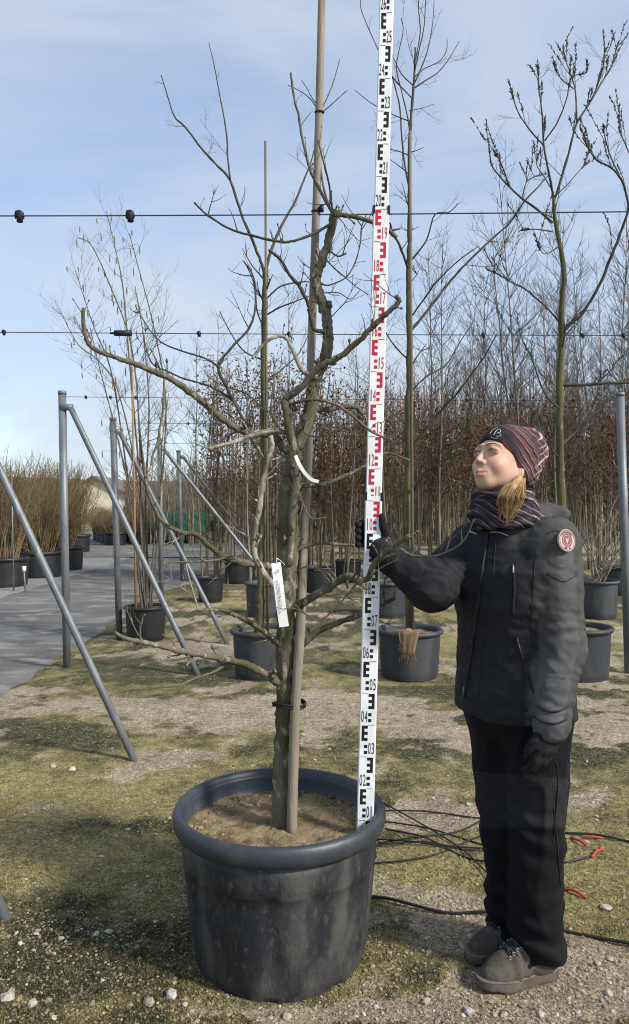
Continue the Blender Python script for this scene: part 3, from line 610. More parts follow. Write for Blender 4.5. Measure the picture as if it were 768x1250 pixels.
# white plant tag with printed lines, hanging from a twig; loose white tie ribbon higher up
tg = thing('plant_tag', P(338, 686, 2.33), 'white paper plant tag with small print hanging on the trunk', 'tag')
def ribbon(pts, w, m, name, parent, thick=.0006):
    c = catmull(pts, 10); t = np.gradient(c, axis=0); s = np.cross(t, np.array([0, 1., .15])); s /= np.linalg.norm(s, axis=1)[:, None]; n_ = np.cross(s, t); n_ /= np.linalg.norm(n_, axis=1)[:, None]
    v = np.stack([c-s*w/2-n_*thick, c+s*w/2-n_*thick, c+s*w/2+n_*thick, c-s*w/2+n_*thick], 1).reshape(-1, 3); k = len(c); q = []
    for i in range(k-1):
        for a in range(4): q.append([i*4+a, i*4+(a+1) % 4, i*4+4+(a+1) % 4, i*4+4+a])
    return MB().add(v, q+[[3, 2, 1, 0], [(k-1)*4, (k-1)*4+1, (k-1)*4+2, (k-1)*4+3]]).build(name, m, parent, False)
ribbon([P(337, 687, 2.335), P(340, 712, 2.33), P(343, 738, 2.33), P(347, 765, 2.335)], .029, M['tape'], 'strip', tg)
pr = MB(); ta, tb = P(338, 690, 2.327), P(346.3, 763, 2.327); tdir = (tb-ta)/np.linalg.norm(tb-ta); ts = np.array([-tdir[2], 0, tdir[0]])
M['grey_ink'] = mat('grey_print', (.20, .20, .21), None, rough=.6)
rgp = np.random.default_rng(3)
for off, s0, s1 in ((.0075, .25, .80), (.004, .25, .72), (-.0005, .3, .66)):
    u_ = s0
    while u_ < s1:
        l_ = .02+.05*rgp.random(); p0 = ta+tdir*(u_*.182)-ts*off; p1 = ta+tdir*((u_+l_)*.182)-ts*off; h_ = ts*.0009
        pr.add([p0-h_, p1-h_, p1+h_, p0+h_], [[0, 1, 2, 3]]); u_ += l_+.014
for k_ in range(4): 
    p0 = ta+tdir*(.013+.003*k_); pr.add([p0-ts*.005, p0+tdir*.0014-ts*.005, p0+tdir*.0014+ts*.005, p0+ts*.005], [[0, 1, 2, 3]])
tag(pr.build('print', M['grey_ink'], tg, False), kind='stuff')
MB().tube(catmull([P(337.5, 688, 2.335), P(338, 682, 2.33), P(342, 684, 2.36), P(348, 690, 2.44)], 6), .0012, 5).build('loop', M['tape'], tg)
rb_ = thing('tie_ribbon', P(362, 556, 2.42), 'curled white plastic tie ribbon caught on the upper trunk', 'ribbon')
ribbon([P(361, 556, 2.44), P(365, 566, 2.42), P(372, 577, 2.41), P(380, 585, 2.42), P(389, 588, 2.44)], .011, M['tape'], 'strip', rb_)

# ------------------------------------------------------------------ measuring staff
SD = 2.386
st0 = P(445.2, 1040, 2.435); st1 = P(472.0, 14.6, SD)
sdir = (st1-st0)/2.6; s_side = np.array([1., 0, 0])-sdir*sdir[0]/np.dot(sdir, sdir); s_side /= np.linalg.norm(s_side); s_n = np.array([0, -1., 0])
staff = thing('measuring_staff', st0, 'tall white telescopic levelling staff with black and red E marks held upright in the pot', 'staff')
def S(u, h, n=0.0): return st0+sdir*h+s_side*u+s_n*n
def prism(h0, h1, wd, th, m, name, parent=staff, n0=0.0):
    v = []
    ch = .0022
    for h in (h0, h1):
        for (u, n) in ((-wd/2, -th), (wd/2, -th), (wd/2, -ch), (wd/2-ch, 0), (-wd/2+ch, 0), (-wd/2, -ch)): v.append(S(u, h, n+n0))
    q = [[i, (i+1) % 6, 6+(i+1) % 6, 6+i] for i in range(6)]; t = [[0, 5, 4], [0, 4, 3], [0, 3, 2], [0, 2, 1], [6, 10, 11], [6, 9, 10], [6, 8, 9], [6, 7, 8]]
    return MB().add(v, q, t).build(name, m, parent, False)
prism(.035, 1.115, .0525, .024, M['white'], 'section')
prism(1.115, 2.0, .049, .020, M['white'], 'section', n0=-.001)
prism(2.0, 2.86, .0435, .016, M['white'], 'section', n0=-.002)
for h, wd, n0 in ((1.113, .0545, .001), (1.998, .0505, .0)):
    for sg in (-1, 1):
        m = MB(); v = []
        u0, u1 = sg*(wd/2-.006), sg*(wd/2+.002)
        for hh in (h-.012, h+.013):
            for (u, n) in ((u0, -.026), (u1, -.026), (u1, n0+.0006), (u0, n0+.0006)): v.append(S(u, hh, n))
        m.add(v, [[0, 1, 5, 4], [1, 2, 6, 5], [2, 3, 7, 6], [3, 0, 4, 7], [0, 3, 2, 1], [4, 5, 6, 7]]); m.build('joint_clip', M['ink_black'], staff, False)
# digits from the built-in font, condensed
digit = {}
for ch in '0123456789':
    cu = bpy.data.curves.new('digit', 'FONT'); cu.body = ch; cu.size = 1; cu.resolution_u = 4; ob = bpy.data.objects.new('digit', cu); COL.objects.link(ob)
    bpy.context.view_layer.update(); me = bpy.data.meshes.new_from_object(ob.evaluated_get(bpy.context.evaluated_depsgraph_get()))
    vv = np.array([x.co[:] for x in me.vertices]); vv[:, 0] -= vv[:, 0].min(); 
    if ch == '1': vv[:, 0] += .1
    vv[:, 0] /= max(vv[:, 0].max(), .3); vv[:, 1] -= vv[:, 1].min(); vv[:, 1] /= vv[:, 1].max()
    digit[ch] = (vv, [list(p.vertices) for p in me.polygons]); bpy.data.objects.remove(ob); bpy.data.curves.remove(cu); bpy.data.meshes.remove(me)
for n_ in range(0, 29):
    wd = .0525 if n_ < 11 else (.049 if n_ < 20 else .0435); n0 = .0006 if n_ < 11 else (-.0002 if n_ < 20 else -.0012)
    ink = M['ink_red'] if 10 <= n_ < 20 else M['ink_black']; sg = 1 if n_ % 2 else -1        # odd cells: E on the left side
    h0 = n_*.1; U = lambda u: sg*(u*wd-wd/2)      # u runs from the E's edge across
    m = MB()
    def rect(u0, u1, a, b_):
        v = [S(U(u0), h0+a, n0), S(U(u1), h0+a, n0), S(U(u1), h0+b_, n0), S(U(u0), h0+b_, n0)]
        m.add(v, [[0, 1, 2, 3] if sg > 0 else [3, 2, 1, 0]])
    if n_ != 0 or True:
        rect(.14, .30, .05, .098)
        for k_ in range(3): rect(.30, .50, .05+.0192*k_, .0596+.0192*k_)
        if n_ > 0:
            rect(.30, .50, .0275, .0375); rect(.30, .50, .009, .019)
    m.build('decimetre_mark', ink, staff, False)
    m = MB(); rect2 = (.55, .92); v = [S(U(.52), h0+.0990, n0), S(U(.90), h0+.0990, n0), S(U(.90), h0+.1003, n0), S(U(.52), h0+.1003, n0)]
    m.add(v, [[0, 1, 2, 3] if sg > 0 else [3, 2, 1, 0]]); m.build('tick', M['ink_black'], staff, False)
    if n_ > 0:
        m = MB(); dw = .155*wd; gap = .05*wd; u_left = (.55*wd-wd/2) if sg > 0 else (wd/2-.55*wd-2*dw-gap)
        for q_, ch in enumerate('%02d' % n_):
            vv, ff = digit[ch]; uu = u_left+q_*(dw+gap)
            vw = np.array([S(uu+x*dw, h0+.0085+y*.036, n0+.0001) for x, y, _ in vv])
            m.add(vw); base = m.n-len(vw)
            for fa in ff:
                for a in range(1, len(fa)-1): m.t.append(np.array([[fa[0]+base, fa[a]+base, fa[a+1]+base]]))
        m.build('numeral', ink, staff, False)

# ------------------------------------------------------------------ drip hoses lying on the ground
def hose(pts, r, m, label, group='drip hoses on the moss', zoff=.004):
    g = [G(*p) for p in pts]; c = catmull([[a, b_, gh1(a, b_)+zoff+.01*(i % 2)] for i, (a, b_) in enumerate(g)], 8)
    o = MB().tube(c, r, 6).build('drip_hose', m); return tag(o, label, 'hose', group)
hose([(430, 1096), (470, 1103), (545, 1117), (602, 1121), (690, 1140), (780, 1160)], .0055, M['black'], 'black drip hose running from the big pot past the boots', None)
LB = 'thin black drip hose tangled on the moss beside the big pot'
for p in ([(455, 975), (500, 1000), (560, 1040), (602, 1080)], [(460, 990), (520, 994), (590, 1000), (620, 1001)], [(458, 1000), (520, 1015), (575, 1030), (615, 1045)], [(450, 1034), (520, 1035), (570, 1043), (640, 1042)], [(455, 1025), (500, 1034), (560, 1040), (640, 1043)],
          [(445, 1056), (490, 1057), (535, 1047), (580, 1028), (610, 1018)], [(470, 1012), (520, 1030), (565, 1050), (605, 1062)], [(462, 1030), (510, 1028), (560, 1018), (595, 1002)]):
    hose(p, .0036, M['black'], LB)
hose([(690, 1020), (730, 1024), (775, 1031)], .005, M['black'], 'black hose on the moss behind the woman, running to the right')
hose([(690, 1056), (710, 1053), (725, 1046), (732, 1041)], .0045, M['wire'], 'grey hose end curving up to a red fitting')
for p, lb in (([(697, 1024), (708, 1031), (716, 1035)], 'short red hose piece beside a pale stone'), ([(712, 1025), (722, 1026), (736, 1025)], 'short straight red hose piece along the black hose'), ([(722, 1050), (729, 1044), (736, 1040)], 'short red tip on the curved grey hose'), ([(688, 1090), (702, 1096), (716, 1101)], 'longer red hose piece lying on yellow moss')):
    hose(p, .005, M['red_hose'], lb, 'red hose pieces')
# ------------------------------------------------------------------ trees standing in the rows behind
def buds(mb, p, rg, n=9, s=.008, span=.55):
    for _ in range(n):
        u = (len(p)-1)*(1-span*rg.random()); i = min(int(u), len(p)-2); a = p[i]*(1-u+i)+p[i+1]*(u-i); d = unit(rg.normal(0, .55, 3)+unit(p[i+1]-p[i])*.9+np.array([0, 0, .5])); b = a+d*s*(.6+1.2*rg.random()); mb.tube([a, (a+b)/2, b+d*s*.9], [s*.22, s*.36, s*.08], 4)

def row_tree(name, label, base, trunk, tr, branches, D, m_tr, m_br, seed, twn, twl, group=None, extra=None):
    o = thing(name, base, label, 'tree', group); rg = np.random.default_rng(seed)
    c, r = traced(trunk, D, D, tr[0], tr[1], 6, seed, .4); b = MB().tube(c, r, 9); b.build('trunk', m_tr, o)
    cr_ = MB(); dress(cr_, c, r, int(twn*6), twl, rg, .35); cr_.build('crown', m_br, o)
    for q, (px, r0, r1) in enumerate(branches):
        c, r = traced(px, D, D+rg.normal(0, .35), r0, r1, 5, seed+q); b = MB().tube(c, r, 6)
        L_ = np.linalg.norm(np.diff(c, axis=0), axis=1).sum(); dress(b, c, r, int(twn*L_)+2, twl, rg, .12)
        if extra:
            buds(b, c, rg, 30, .014, .3)
            for _ in range(int(L_*5.0)):
                i = int(rg.integers(len(c)//3, len(c)-1)); t = unit(c[i+1]-c[i-1]); s = rg.normal(0, 1, 3); tp = twig(b, c[i], t+s*.35+np.array([0, 0, .6]), .16+.22*rg.random(), .004, rg, 0, .5); buds(b, tp, rg, 22, .012, .65)
        b.build('branch', m_br, o)
    return o
TA = 6.5
plant_pot(*P(322, 0, TA)[:2], .40, .285, .235, 'grey pot behind the trunk, holding the slim mossy tree with a thin cane', .05)
row_tree('young_tree', 'slim mossy young tree tied to a thin cane, forking high above', P(318, 772, TA), [(316, 775), (318, 740), (319, 700), (321, 620), (322, 540), (322, 440), (323, 380), (324, 328)], (6, 3.2), [
    ([(323, 334), (320, 324), (309, 295), (295, 262), (281, 220), (263, 200), (246, 181), (226, 155), (213, 142), (205, 118), (197, 92)], 2.2, .7),
    ([(281, 219), (278, 190), (277, 168), (273, 140), (268, 115), (262, 82), (255, 52)], 1.3, .5),
    ([(324, 329), (335, 295), (350, 264), (360, 247), (371, 220), (379, 200), (383, 184)], 2.0, .7),
    ([(324, 366), (342, 350), (361, 345), (378, 344), (395, 346)], 1.2, .6), ([(324, 385), (340, 376), (358, 369), (378, 361)], 1.1, .6),
    ([(322, 400), (314, 380), (311, 350), (300, 322), (296, 318)], 1.1, .5), ([(322, 440), (300, 430), (285, 412), (268, 380)], 1.2, .5), ([(322, 470), (345, 450), (366, 430), (380, 400)], 1.2, .5), ([(322, 500), (300, 480), (270, 470), (250, 455)], 1.2, .5), ([(321, 560), (340, 540), (360, 530)], 1.0, .5), ([(321, 600), (300, 585), (285, 560)], 1.0, .5)], TA, M['green_bark'], M['twig_dark'], 11, 1.2, .3)
cane = thing('cane', P(325, 772, TA-.04), 'thin straight cane rising above the slim mossy tree', 'cane'); MB().tube([P(327, 775, TA-.04), P(325, 430, TA-.06), P(324, 172, TA-.06)], [.012, .011, .0095], 8).build('pole', M['cane'], cane)
TB = 6.5
plant_pot(*P(500, 0, TB)[:2], .40, .285, .235, 'grey pot with a brown sacking flap over its rim', .05)
row_tree('young_tree', 'tall young tree behind the staff growing from the pot with sacking', P(500, 772, TB), [(501, 775), (500, 740), (497, 700), (498, 600), (499, 500), (500, 430), (499, 380), (499, 330), (500, 280), (500, 230), (500, 180), (503, 130), (506, 90), (507, 58)], (5.6, 1.0), [
    ([(500, 405), (515, 388), (534, 363), (551, 342), (568, 323), (598, 294), (622, 272), (641, 245), (657, 228), (671, 212)], 2.1, .8),
    ([(501, 388), (520, 362), (534, 343), (560, 318), (585, 300)], 1.2, .5), ([(500, 320), (512, 306), (522, 290), (531, 262), (548, 259), (560, 248)], 1.2, .5), ([(499, 330), (488, 300), (480, 285), (476, 272)], 1.8, 1.2),
    ([(501, 550), (515, 530), (529, 512), (545, 494), (559, 479), (577, 455), (592, 434), (607, 407)], 2.0, .7), ([(502, 605), (512, 588), (525, 572), (545, 560), (570, 552)], 1.8, .6), ([(500, 480), (520, 460), (545, 445), (560, 420), (580, 390)], 1.3, .5),
    ([(500, 230), (494, 200), (490, 160), (488, 130), (482, 105), (476, 85)], 1.3, .5), ([(502, 170), (497, 140), (490, 110), (484, 80), (492, 40), (490, 22)], 1.0, .5), ([(505, 108), (520, 98), (535, 88), (548, 72), (561, 50)], .9, .4), ([(505, 95), (518, 84), (536, 75), (545, 62), (546, 48)], .9, .4),
    ([(506, 88), (512, 60), (518, 30), (520, -10)], .9, .5), ([(507, 75), (513, 40), (511, 10), (513, -15)], .9, .5), ([(507, 100), (521, 65), (528, 30), (530, 0)], .9, .4), ([(505, 105), (490, 90), (480, 70), (466, 50)], .8, .4), ([(503, 120), (480, 95), (466, 70), (443, 18), (440, 0)], .8, .4),
    ([(500, 135), (515, 132), (530, 127)], .7, .4), ([(500, 190), (485, 184), (474, 182)], .7, .4), ([(499, 186), (508, 184), (517, 180)], .6, .4), ([(500, 148), (480, 140), (455, 127), (433, 110)], .7, .4),
    ([(499, 440), (480, 420), (465, 395), (450, 370)], 1.1, .5), ([(499, 520), (480, 505), (462, 480)], 1.1, .5)], TB, M['green_bark'], M['twig_dark'], 12, 1.0, .28)
cane = thing('cane', P(503, 772, TB-.05), 'cane tied along the tall young tree behind the staff', 'cane'); MB().tube([P(504, 775, TB-.05), P(502, 430, TB-.07), P(500.5, 160, TB-.07)], [.014, .013, .012], 8).build('pole', M['cane'], cane)
# sacking flap
n1, n2 = 16, 12; v = []
pc = P(500, 0, TB)
for i in range(n1):
    for j in range(n2):
        u_, w_ = i/(n1-1), j/(n2-1); ang = -1.72+(.62*(w_-.5))*(1-.55*max(0, u_-.3)); rr = .12+.172*min(u_/.4, 1)+.004*math.sin(w_*25)*u_; zz = .375+.05*math.sin(min(u_/.4, 1)*math.pi*.75)*1.0 if u_ < .4 else .412-.23*(u_-.4)/.6*(1-.55*abs(w_-.55)*1.6)
        if u_ >= .4: rr = .297+.005*math.sin(w_*21+u_*4)
        v.append([pc[0]+rr*math.cos(ang), pc[1]+rr*math.sin(ang), zz+.012*math.sin(w_*9+i)])
q = [[i*n2+j, (i+1)*n2+j, (i+1)*n2+j+1, i*n2+j+1] for i in range(n1-1) for j in range(n2-1)]
sk = thing('sacking', (pc[0], pc[1]-.25, .3), 'brown burlap sacking hanging frayed over the grey pot rim', 'sacking')
MB().add(v, q).build('cloth', M['burlap'], sk)
fr = MB(); rg = np.random.default_rng(8)
for _ in range(120):
    j = rg.random()*(n2-1); a = np.array(v[(n1-1)*n2+int(j)]); d = np.array([rg.normal(0, .02), -.005+rg.normal(0, .008), -.03-.04*rg.random()]); a = a+[rg.normal(0, .012), -.003, .03*rg.random()]; fr.tube([a, a+d*.5+rg.normal(0, .006, 3), a+d], .0014, 3, False)
fr.build('fringe', M['burlap'], sk)
TC = 6.45
plant_pot(*P(706, 0, TC)[:2], .43, .285, .24, 'tall grey pot with pale soil directly behind the woman', .05)
row_tree('young_tree', 'open young tree with bud-clustered branch tips rising behind the woman', P(700, 765, TC), [(703, 768), (697, 720), (689, 660), (686, 620), (684, 560), (683, 520), (684, 450), (686, 410), (686, 370), (689, 336), (683, 296), (677, 262), (676, 242)], (6.2, 2.0), [
    ([(676, 244), (681, 232), (694, 188), (704, 151), (721, 124), (733, 94), (738, 67), (736, 37)], 1.7, .6), ([(676, 242), (670, 210), (664, 178), (662, 141), (658, 108), (657, 81)], 1.5, .6), ([(721, 124), (735, 100), (746, 82), (754, 52)], 1.0, .5), ([(704, 151), (703, 120), (700, 100), (690, 72), (687, 56)], 1.1, .5),
    ([(664, 178), (648, 160), (634, 140), (626, 118), (625, 110)], 1.0, .5), ([(665, 172), (680, 150), (692, 120), (697, 95), (716, 88), (716, 72)], .9, .4), ([(700, 108), (684, 95), (676, 78)], .8, .4),
    ([(689, 402), (700, 392), (711, 383), (731, 349), (748, 309), (760, 278), (767, 255), (764, 235), (758, 218), (745, 204), (728, 195), (718, 180), (711, 168)], 2.6, .7), ([(758, 218), (745, 190), (738, 165), (737, 155)], .9, .5), ([(767, 255), (780, 220), (765, 180), (757, 160), (755, 142)], 1.2, .5),
    ([(684, 394), (670, 378), (657, 366), (640, 352), (627, 346), (610, 336), (594, 329)], 1.5, .6), ([(675, 272), (655, 255), (637, 242), (622, 228), (610, 215), (600, 200), (596, 168)], 1.6, .6), ([(637, 242), (645, 220), (668, 212)], .8, .5),
    ([(622, 228), (612, 200), (603, 185)], .8, .4), ([(675, 283), (655, 280), (636, 281)], .8, .5), ([(684, 300), (665, 310), (655, 295)], .8, .4), ([(677, 240), (692, 226), (706, 210), (720, 196)], .9, .4), ([(676, 235), (664, 215), (655, 200), (660, 182)], .8, .4),
    ([(684, 470), (710, 470), (740, 468), (790, 466)], 2.2, 1.6), ([(684, 545), (700, 530), (718, 510), (730, 480)], 1.6, .6), ([(684, 500), (665, 480), (650, 440), (640, 420)], 1.3, .5), ([(683, 560), (670, 540), (655, 500)], 1.2, .5)], TC, M['green_bark'], M['twig_dark'], 13, .9, .26, extra=True)

# hazel clump with catkins in the small black pot by the lane
TH = 8.2; hb = P(178, 742, TH)
plant_pot(hb[0], hb[1], .36, .235, .19, 'small black pot by the lane holding the catkin shrub', .04, wall=M['pot_black'])
hz = thing('hazel_shrub', (hb[0], hb[1], .3), 'tall thin multi-stemmed shrub with hanging catkins beside the lane', 'shrub'); rg = np.random.default_rng(21)
for q, px in enumerate(([(180, 750), (176, 650), (167, 540), (158, 440), (150, 350), (140, 300), (130, 258)], [(176, 750), (163, 640), (150, 540), (135, 450), (115, 400), (92, 330)], [(182, 750), (190, 640), (200, 560), (202, 480), (188, 400), (170, 330), (158, 285)], [(174, 750), (166, 670), (156, 590), (140, 520), (122, 450), (110, 400)],
        [(184, 750), (178, 620), (182, 500), (175, 410), (165, 350)], [(178, 750), (172, 640), (170, 520), (160, 420), (135, 350), (112, 300), (95, 290)], [(180, 750), (170, 600), (145, 480), (120, 440), (95, 420), (72, 376)], [(184, 750), (192, 660), (196, 600), (198, 540), (206, 480)])):
    c, r = traced(px, TH, TH+rg.normal(0, .35), 1.4, .45, 6, 50+q); b = MB().tube(c, r, 6); dress(b, c, r, 17, .5, rg, .3, 2, .5); b.build('stem', M['twig'], hz)
    ck = MB()
    for _ in range(11):
        i = int(rg.integers(len(c)//2, len(c)-1)); a = c[i]+rg.normal(0, .10, 3)+[0, 0, .05]; l = .05+.05*rg.random(); ck.tube([c[i], (c[i]+a)/2+[0, 0, .015], a], .002, 3, False); ck.tube([a, a+[0, 0, -.012], a+[.004, 0, -l*.6], a+[.006, 0, -l]], [.0015, .006, .007, .003], 5)
    tag(ck.build('catkins', M['catkin'], hz), kind='stuff')
bc = thing('bamboo_cane', P(166, 752, TH-.05), 'orange bamboo cane standing in the small black pot', 'cane'); MB().tube([P(166, 755, TH-.05), P(164, 600, TH-.05), P(161, 450, TH-.05), P(160, 400, TH-.05)], [.013, .012, .010, .009], 8).build('pole', M['bamboo'], bc)
for zz in (.75, 1.15, 1.6, 2.1): 
    q_ = P(166, 752, TH-.05); q_ = np.array([np.interp(zz, [.2, 2.9], [P(166, 755, TH)[0], P(160, 400, TH)[0]]), TH-.05, zz]); MB().tube([q_-[0, 0, .006], q_, q_+[0, 0, .006]], [.0125, .0155, .0125], 8).build('node', M['bamboo'], bc)

# more pots of the rows behind
plant_pot(*P(728, 0, 9.8)[:2], .47, .285, .24, 'grey pot with the pale twiggy shrub, behind the taller grey pot', .05)
plant_pot(*P(322, 0, 9.9)[:2], .43, .25, .21, 'grey pot half hidden behind the mossy tree trunk', .05)
plant_pot(*P(474, 0, 9.9)[:2], .44, .28, .235, 'grey pot standing behind the sacking pot', .05)
plant_pot(*P(257, 0, 11.3)[:2], .36, .205, .17, 'black pot between the slanting struts by the lane', .04, wall=M['pot_black'])
plant_pot(*P(290, 0, 13.8)[:2], .38, .24, .2, 'black pot in the distance beside the mossy tree', .04, wall=M['pot_black'])
plant_pot(*P(757, 0, 12.2)[:2], .45, .30, .25, 'grey pot at the lone post, farthest of the three', .05)
for x_, D_, lb in ((390, 12.5, 'dark pot in the shade between stake and staff'), (425, 14.0, 'dark pot in the shade just beside the staff'), (365, 14.5, 'dark pot in the shade behind the weathered stake'), (540, 12.8, 'dark pot in the shade behind the woman\'s raised elbow')):
    plant_pot(*P(x_, 0, D_)[:2], .40, .26, .215, lb, .05, wall=M['pot_black'])
# pale twiggy shrub
sb = P(726, 0, 9.8); sh = thing('twiggy_shrub', (sb[0], sb[1], .42), 'bushy leafless shrub with pale crooked stems behind the woman', 'shrub'); rg = np.random.default_rng(33)
for q in range(16):
    d = unit(np.array([rg.normal(0, .5), rg.normal(0, .5), 1])); l = .5+1.5*rg.random(); p = [np.array([sb[0]+rg.normal(0, .05), sb[1]+rg.normal(0, .05), .40])]
    for _ in range(7): d = unit(d+rg.normal(0, .26, 3)+[0, 0, .12]); p.append(p[-1]+d*l/7)
    c = catmull(p, 3); r = np.linspace(.011, .003, len(c)); b = MB().tube(c, r, 5); dress(b, c, r, 7, .35, rg, .15, 1); b.build('stem', M['pale_bark'] if q % 3 else M['grey_trunk'], sh)

# ------------------------------------------------------------------ the nursery stand behind: slim saplings, each one a tree
def sapling(seed, h, style):
    rg = np.random.default_rng(seed); tr = MB(); cw = MB(); n = 12; d = np.array([rg.normal(0, .03), rg.normal(0, .03), 1.]); p = [np.zeros(3)]
    for i in range(n-1): d = unit(d+np.array([rg.normal(0, .035), rg.normal(0, .035), .25])); p.append(p[-1]+d*h/(n-1))
    c = catmull(p, 2); r = np.linspace(.024, .004, len(c))*(h/5)**.5; tr.tube(c, r, 6)
    nb = int((40 if h > 6 else 30)*h/5); lo = .22 if style == 0 else .1
    for q in range(nb):
        u = lo+(1-lo)*(q+rg.random())/nb; i = min(int(u*(len(c)-1)), len(c)-2); a = rg.random()*6.283; el = .35+.85*rg.random(); dd = np.array([math.cos(a), math.sin(a), el*1.15]); l = (1-u*.72)*h*(.24+.12*rg.random())
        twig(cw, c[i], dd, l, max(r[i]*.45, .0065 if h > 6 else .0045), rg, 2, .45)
    return tr, cw
variants = []
for s_, (h_, st_, mt_) in enumerate(((5.2, 0, 'far_trunk'), (6.2, 0, 'grey_trunk'), (4.6, 1, 'far_trunk'), (7.0, 0, 'far_trunk'), (5.6, 1, 'grey_trunk'), (4.2, 0, 'far_trunk'))):
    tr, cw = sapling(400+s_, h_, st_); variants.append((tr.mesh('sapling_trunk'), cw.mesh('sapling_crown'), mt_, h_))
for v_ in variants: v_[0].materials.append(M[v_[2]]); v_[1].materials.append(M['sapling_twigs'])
rg = np.random.default_rng(91); cnt = 0
for row, Yr in enumerate((12.8, 14.6, 16.6, 18.8, 21.5, 24.5)):
    x = -2.0-.05*(Yr-12.8)+.4*rg.random()
    while x < .43*Yr+1.2:
        right = sstep(1.0, 4.5, np.array([x*15/Yr]))[0]; ch = [0, 2, 5, 4] if rg.random() > right*.85+.05 else [1, 3, 1, 3]; vi = ch[int(rg.integers(0, 4))]
        tm, cm_, mt_, h_ = variants[vi]; s_ = (.78+.3*rg.random())*(1 if right > .3 else .92)
        o = thing('sapling', (x, Yr+rg.normal(0, .25), 0), '%s %s-stemmed leafless sapling in the %s rank of the nursery stand' % ('tall' if h_ > 6 else 'slim' if h_ > 5 else 'short', 'pale grey' if mt_ == 'grey_trunk' else ('twiggy brown' if vi == 2 else 'brown'), ('foremost', 'second', 'third', 'fourth', 'fifth', 'rearmost')[row]), 'tree', 'saplings of the nursery stand')
        o.scale = (s_*1.05, s_*1.05, s_); o.rotation_euler = (rg.normal(0, .025), rg.normal(0, .025), rg.random()*6.283)
        for nm, me in (('trunk', tm), ('crown', cm_)):
            c_ = bpy.data.objects.new(nm, me); COL.objects.link(c_); c_.parent = o
        cnt += 1; x += .62+.5*rg.random()
# dense far wood of thin stems that reads as one mass
mb = MB(); rg = np.random.default_rng(92)
for _ in range(1500):
    Y_ = 25+14*rg.random(); X_ = -.25*Y_+rg.random()*.78*Y_; hmax = 3.0+3.6*float(sstep(-5, 5, np.array([X_]))[0]); h_ = hmax*(.5+.55*rg.random()); a = np.array([X_, Y_, 0]); d = np.array([rg.normal(0, .06), rg.normal(0, .06), 1])
    p = np.array([a, a+d*h_*.4+[rg.normal(0, .05), 0, 0], a+d*h_*.75+[rg.normal(0, .1), 0, 0], a+d*h_]); mb.tube(p, np.array([.022, .018, .012, .005])*(.6+rg.random()), 4, False)
    for _ in range(6):
        u = .2+.75*rg.random(); q = a+d*h_*u; l = h_*.25*(1.1-u*.6); e = unit(np.array([rg.normal(0, 1), rg.normal(0, 1), 1.1])); q2 = q+e*l*.5; q3 = q+e*l+[0, 0, l*.2]; mb.tube([q, q2, q3], [.008, .006, .003], 3, False)
        for _ in range(2):
            f_ = unit(np.array([rg.normal(0, 1), rg.normal(0, 1), 1.0])); mb.tube([q2, q2+f_*l*.45], [.005, .003], 3, False)
tag(mb.build('distant_wood', M['dark_twigs_far']), 'grey-brown mass of bare thin stems far behind the nursery rows', 'wood', kind='stuff')
# copper-brown hedge that kept its dead leaves
def hedge(label, x0, x1, Y0, Y1, z0, z1, nst, nlf, seed, m=None):
    o = thing('leafy_hedge', ((x0+x1)/2, Y0, 0), label, 'hedge', None); rg = np.random.default_rng(seed); st_ = MB(); lf = []
    for _ in range(nst):
        a = np.array([x0+(x1-x0)*rg.random(), Y0+(Y1-Y0)*rg.random(), 0]); h_ = z1*(.82+.22*rg.random()); p = np.array([a, a+[rg.normal(0, .06), rg.normal(0, .06), h_*.5], a+[rg.normal(0, .15), rg.normal(0, .15), h_]]); st_.tube(catmull(p, 3), np.linspace(.016, .005, 7), 4, False)
        for _ in range(5):
            u = .25+.7*rg.random(); q = p[0]*(1-u)+p[2]*u; twig(st_, q, np.array([rg.normal(0, 1), rg.normal(0, 1), .9]), .5, .006, rg, 1, .3)
        for _ in range(nlf//nst):
            u = z0/z1+(1-z0/z1)*rg.random()**.8; lf.append(p[0]*(1-u)+p[2]*u+rg.normal(0, .17, 3))
    st_.build('stems', M['dark_twigs_far'], o)
    lf = np.array(lf); n = len(lf); a = rg.normal(0, 1, (n, 3)); a /= np.linalg.norm(a, axis=1)[:, None]; b_ = rg.normal(0, 1, (n, 3)); b_ = np.cross(a, b_); b_ /= np.linalg.norm(b_, axis=1)[:, None]; s = (.022+.02*rg.random(n))[:, None]
    V = np.stack([lf-a*s, lf+b_*s*.5, lf+a*s, lf-b_*s*.5], 1).reshape(-1, 3)
    tag(MB().add(V, np.arange(4*n).reshape(-1, 4)).build('leaves', m or M['dry_leaf'], o, False), kind='stuff')
hedge('copper-brown beech hedge still in dead leaf beyond the staff', .35, 6.5, 13.4, 14.3, 1.7, 3.3, 90, 15000, 5)
hedge('sparse brown-leaved hedge behind the mossy tree', -2.1, .35, 13.6, 14.5, 1.2, 4.0, 50, 6000, 6)
hedge('low brown hedge closing the far end of the lane', -7.0, -2.2, 37, 38.5, .4, 2.9, 90, 5000, 7)

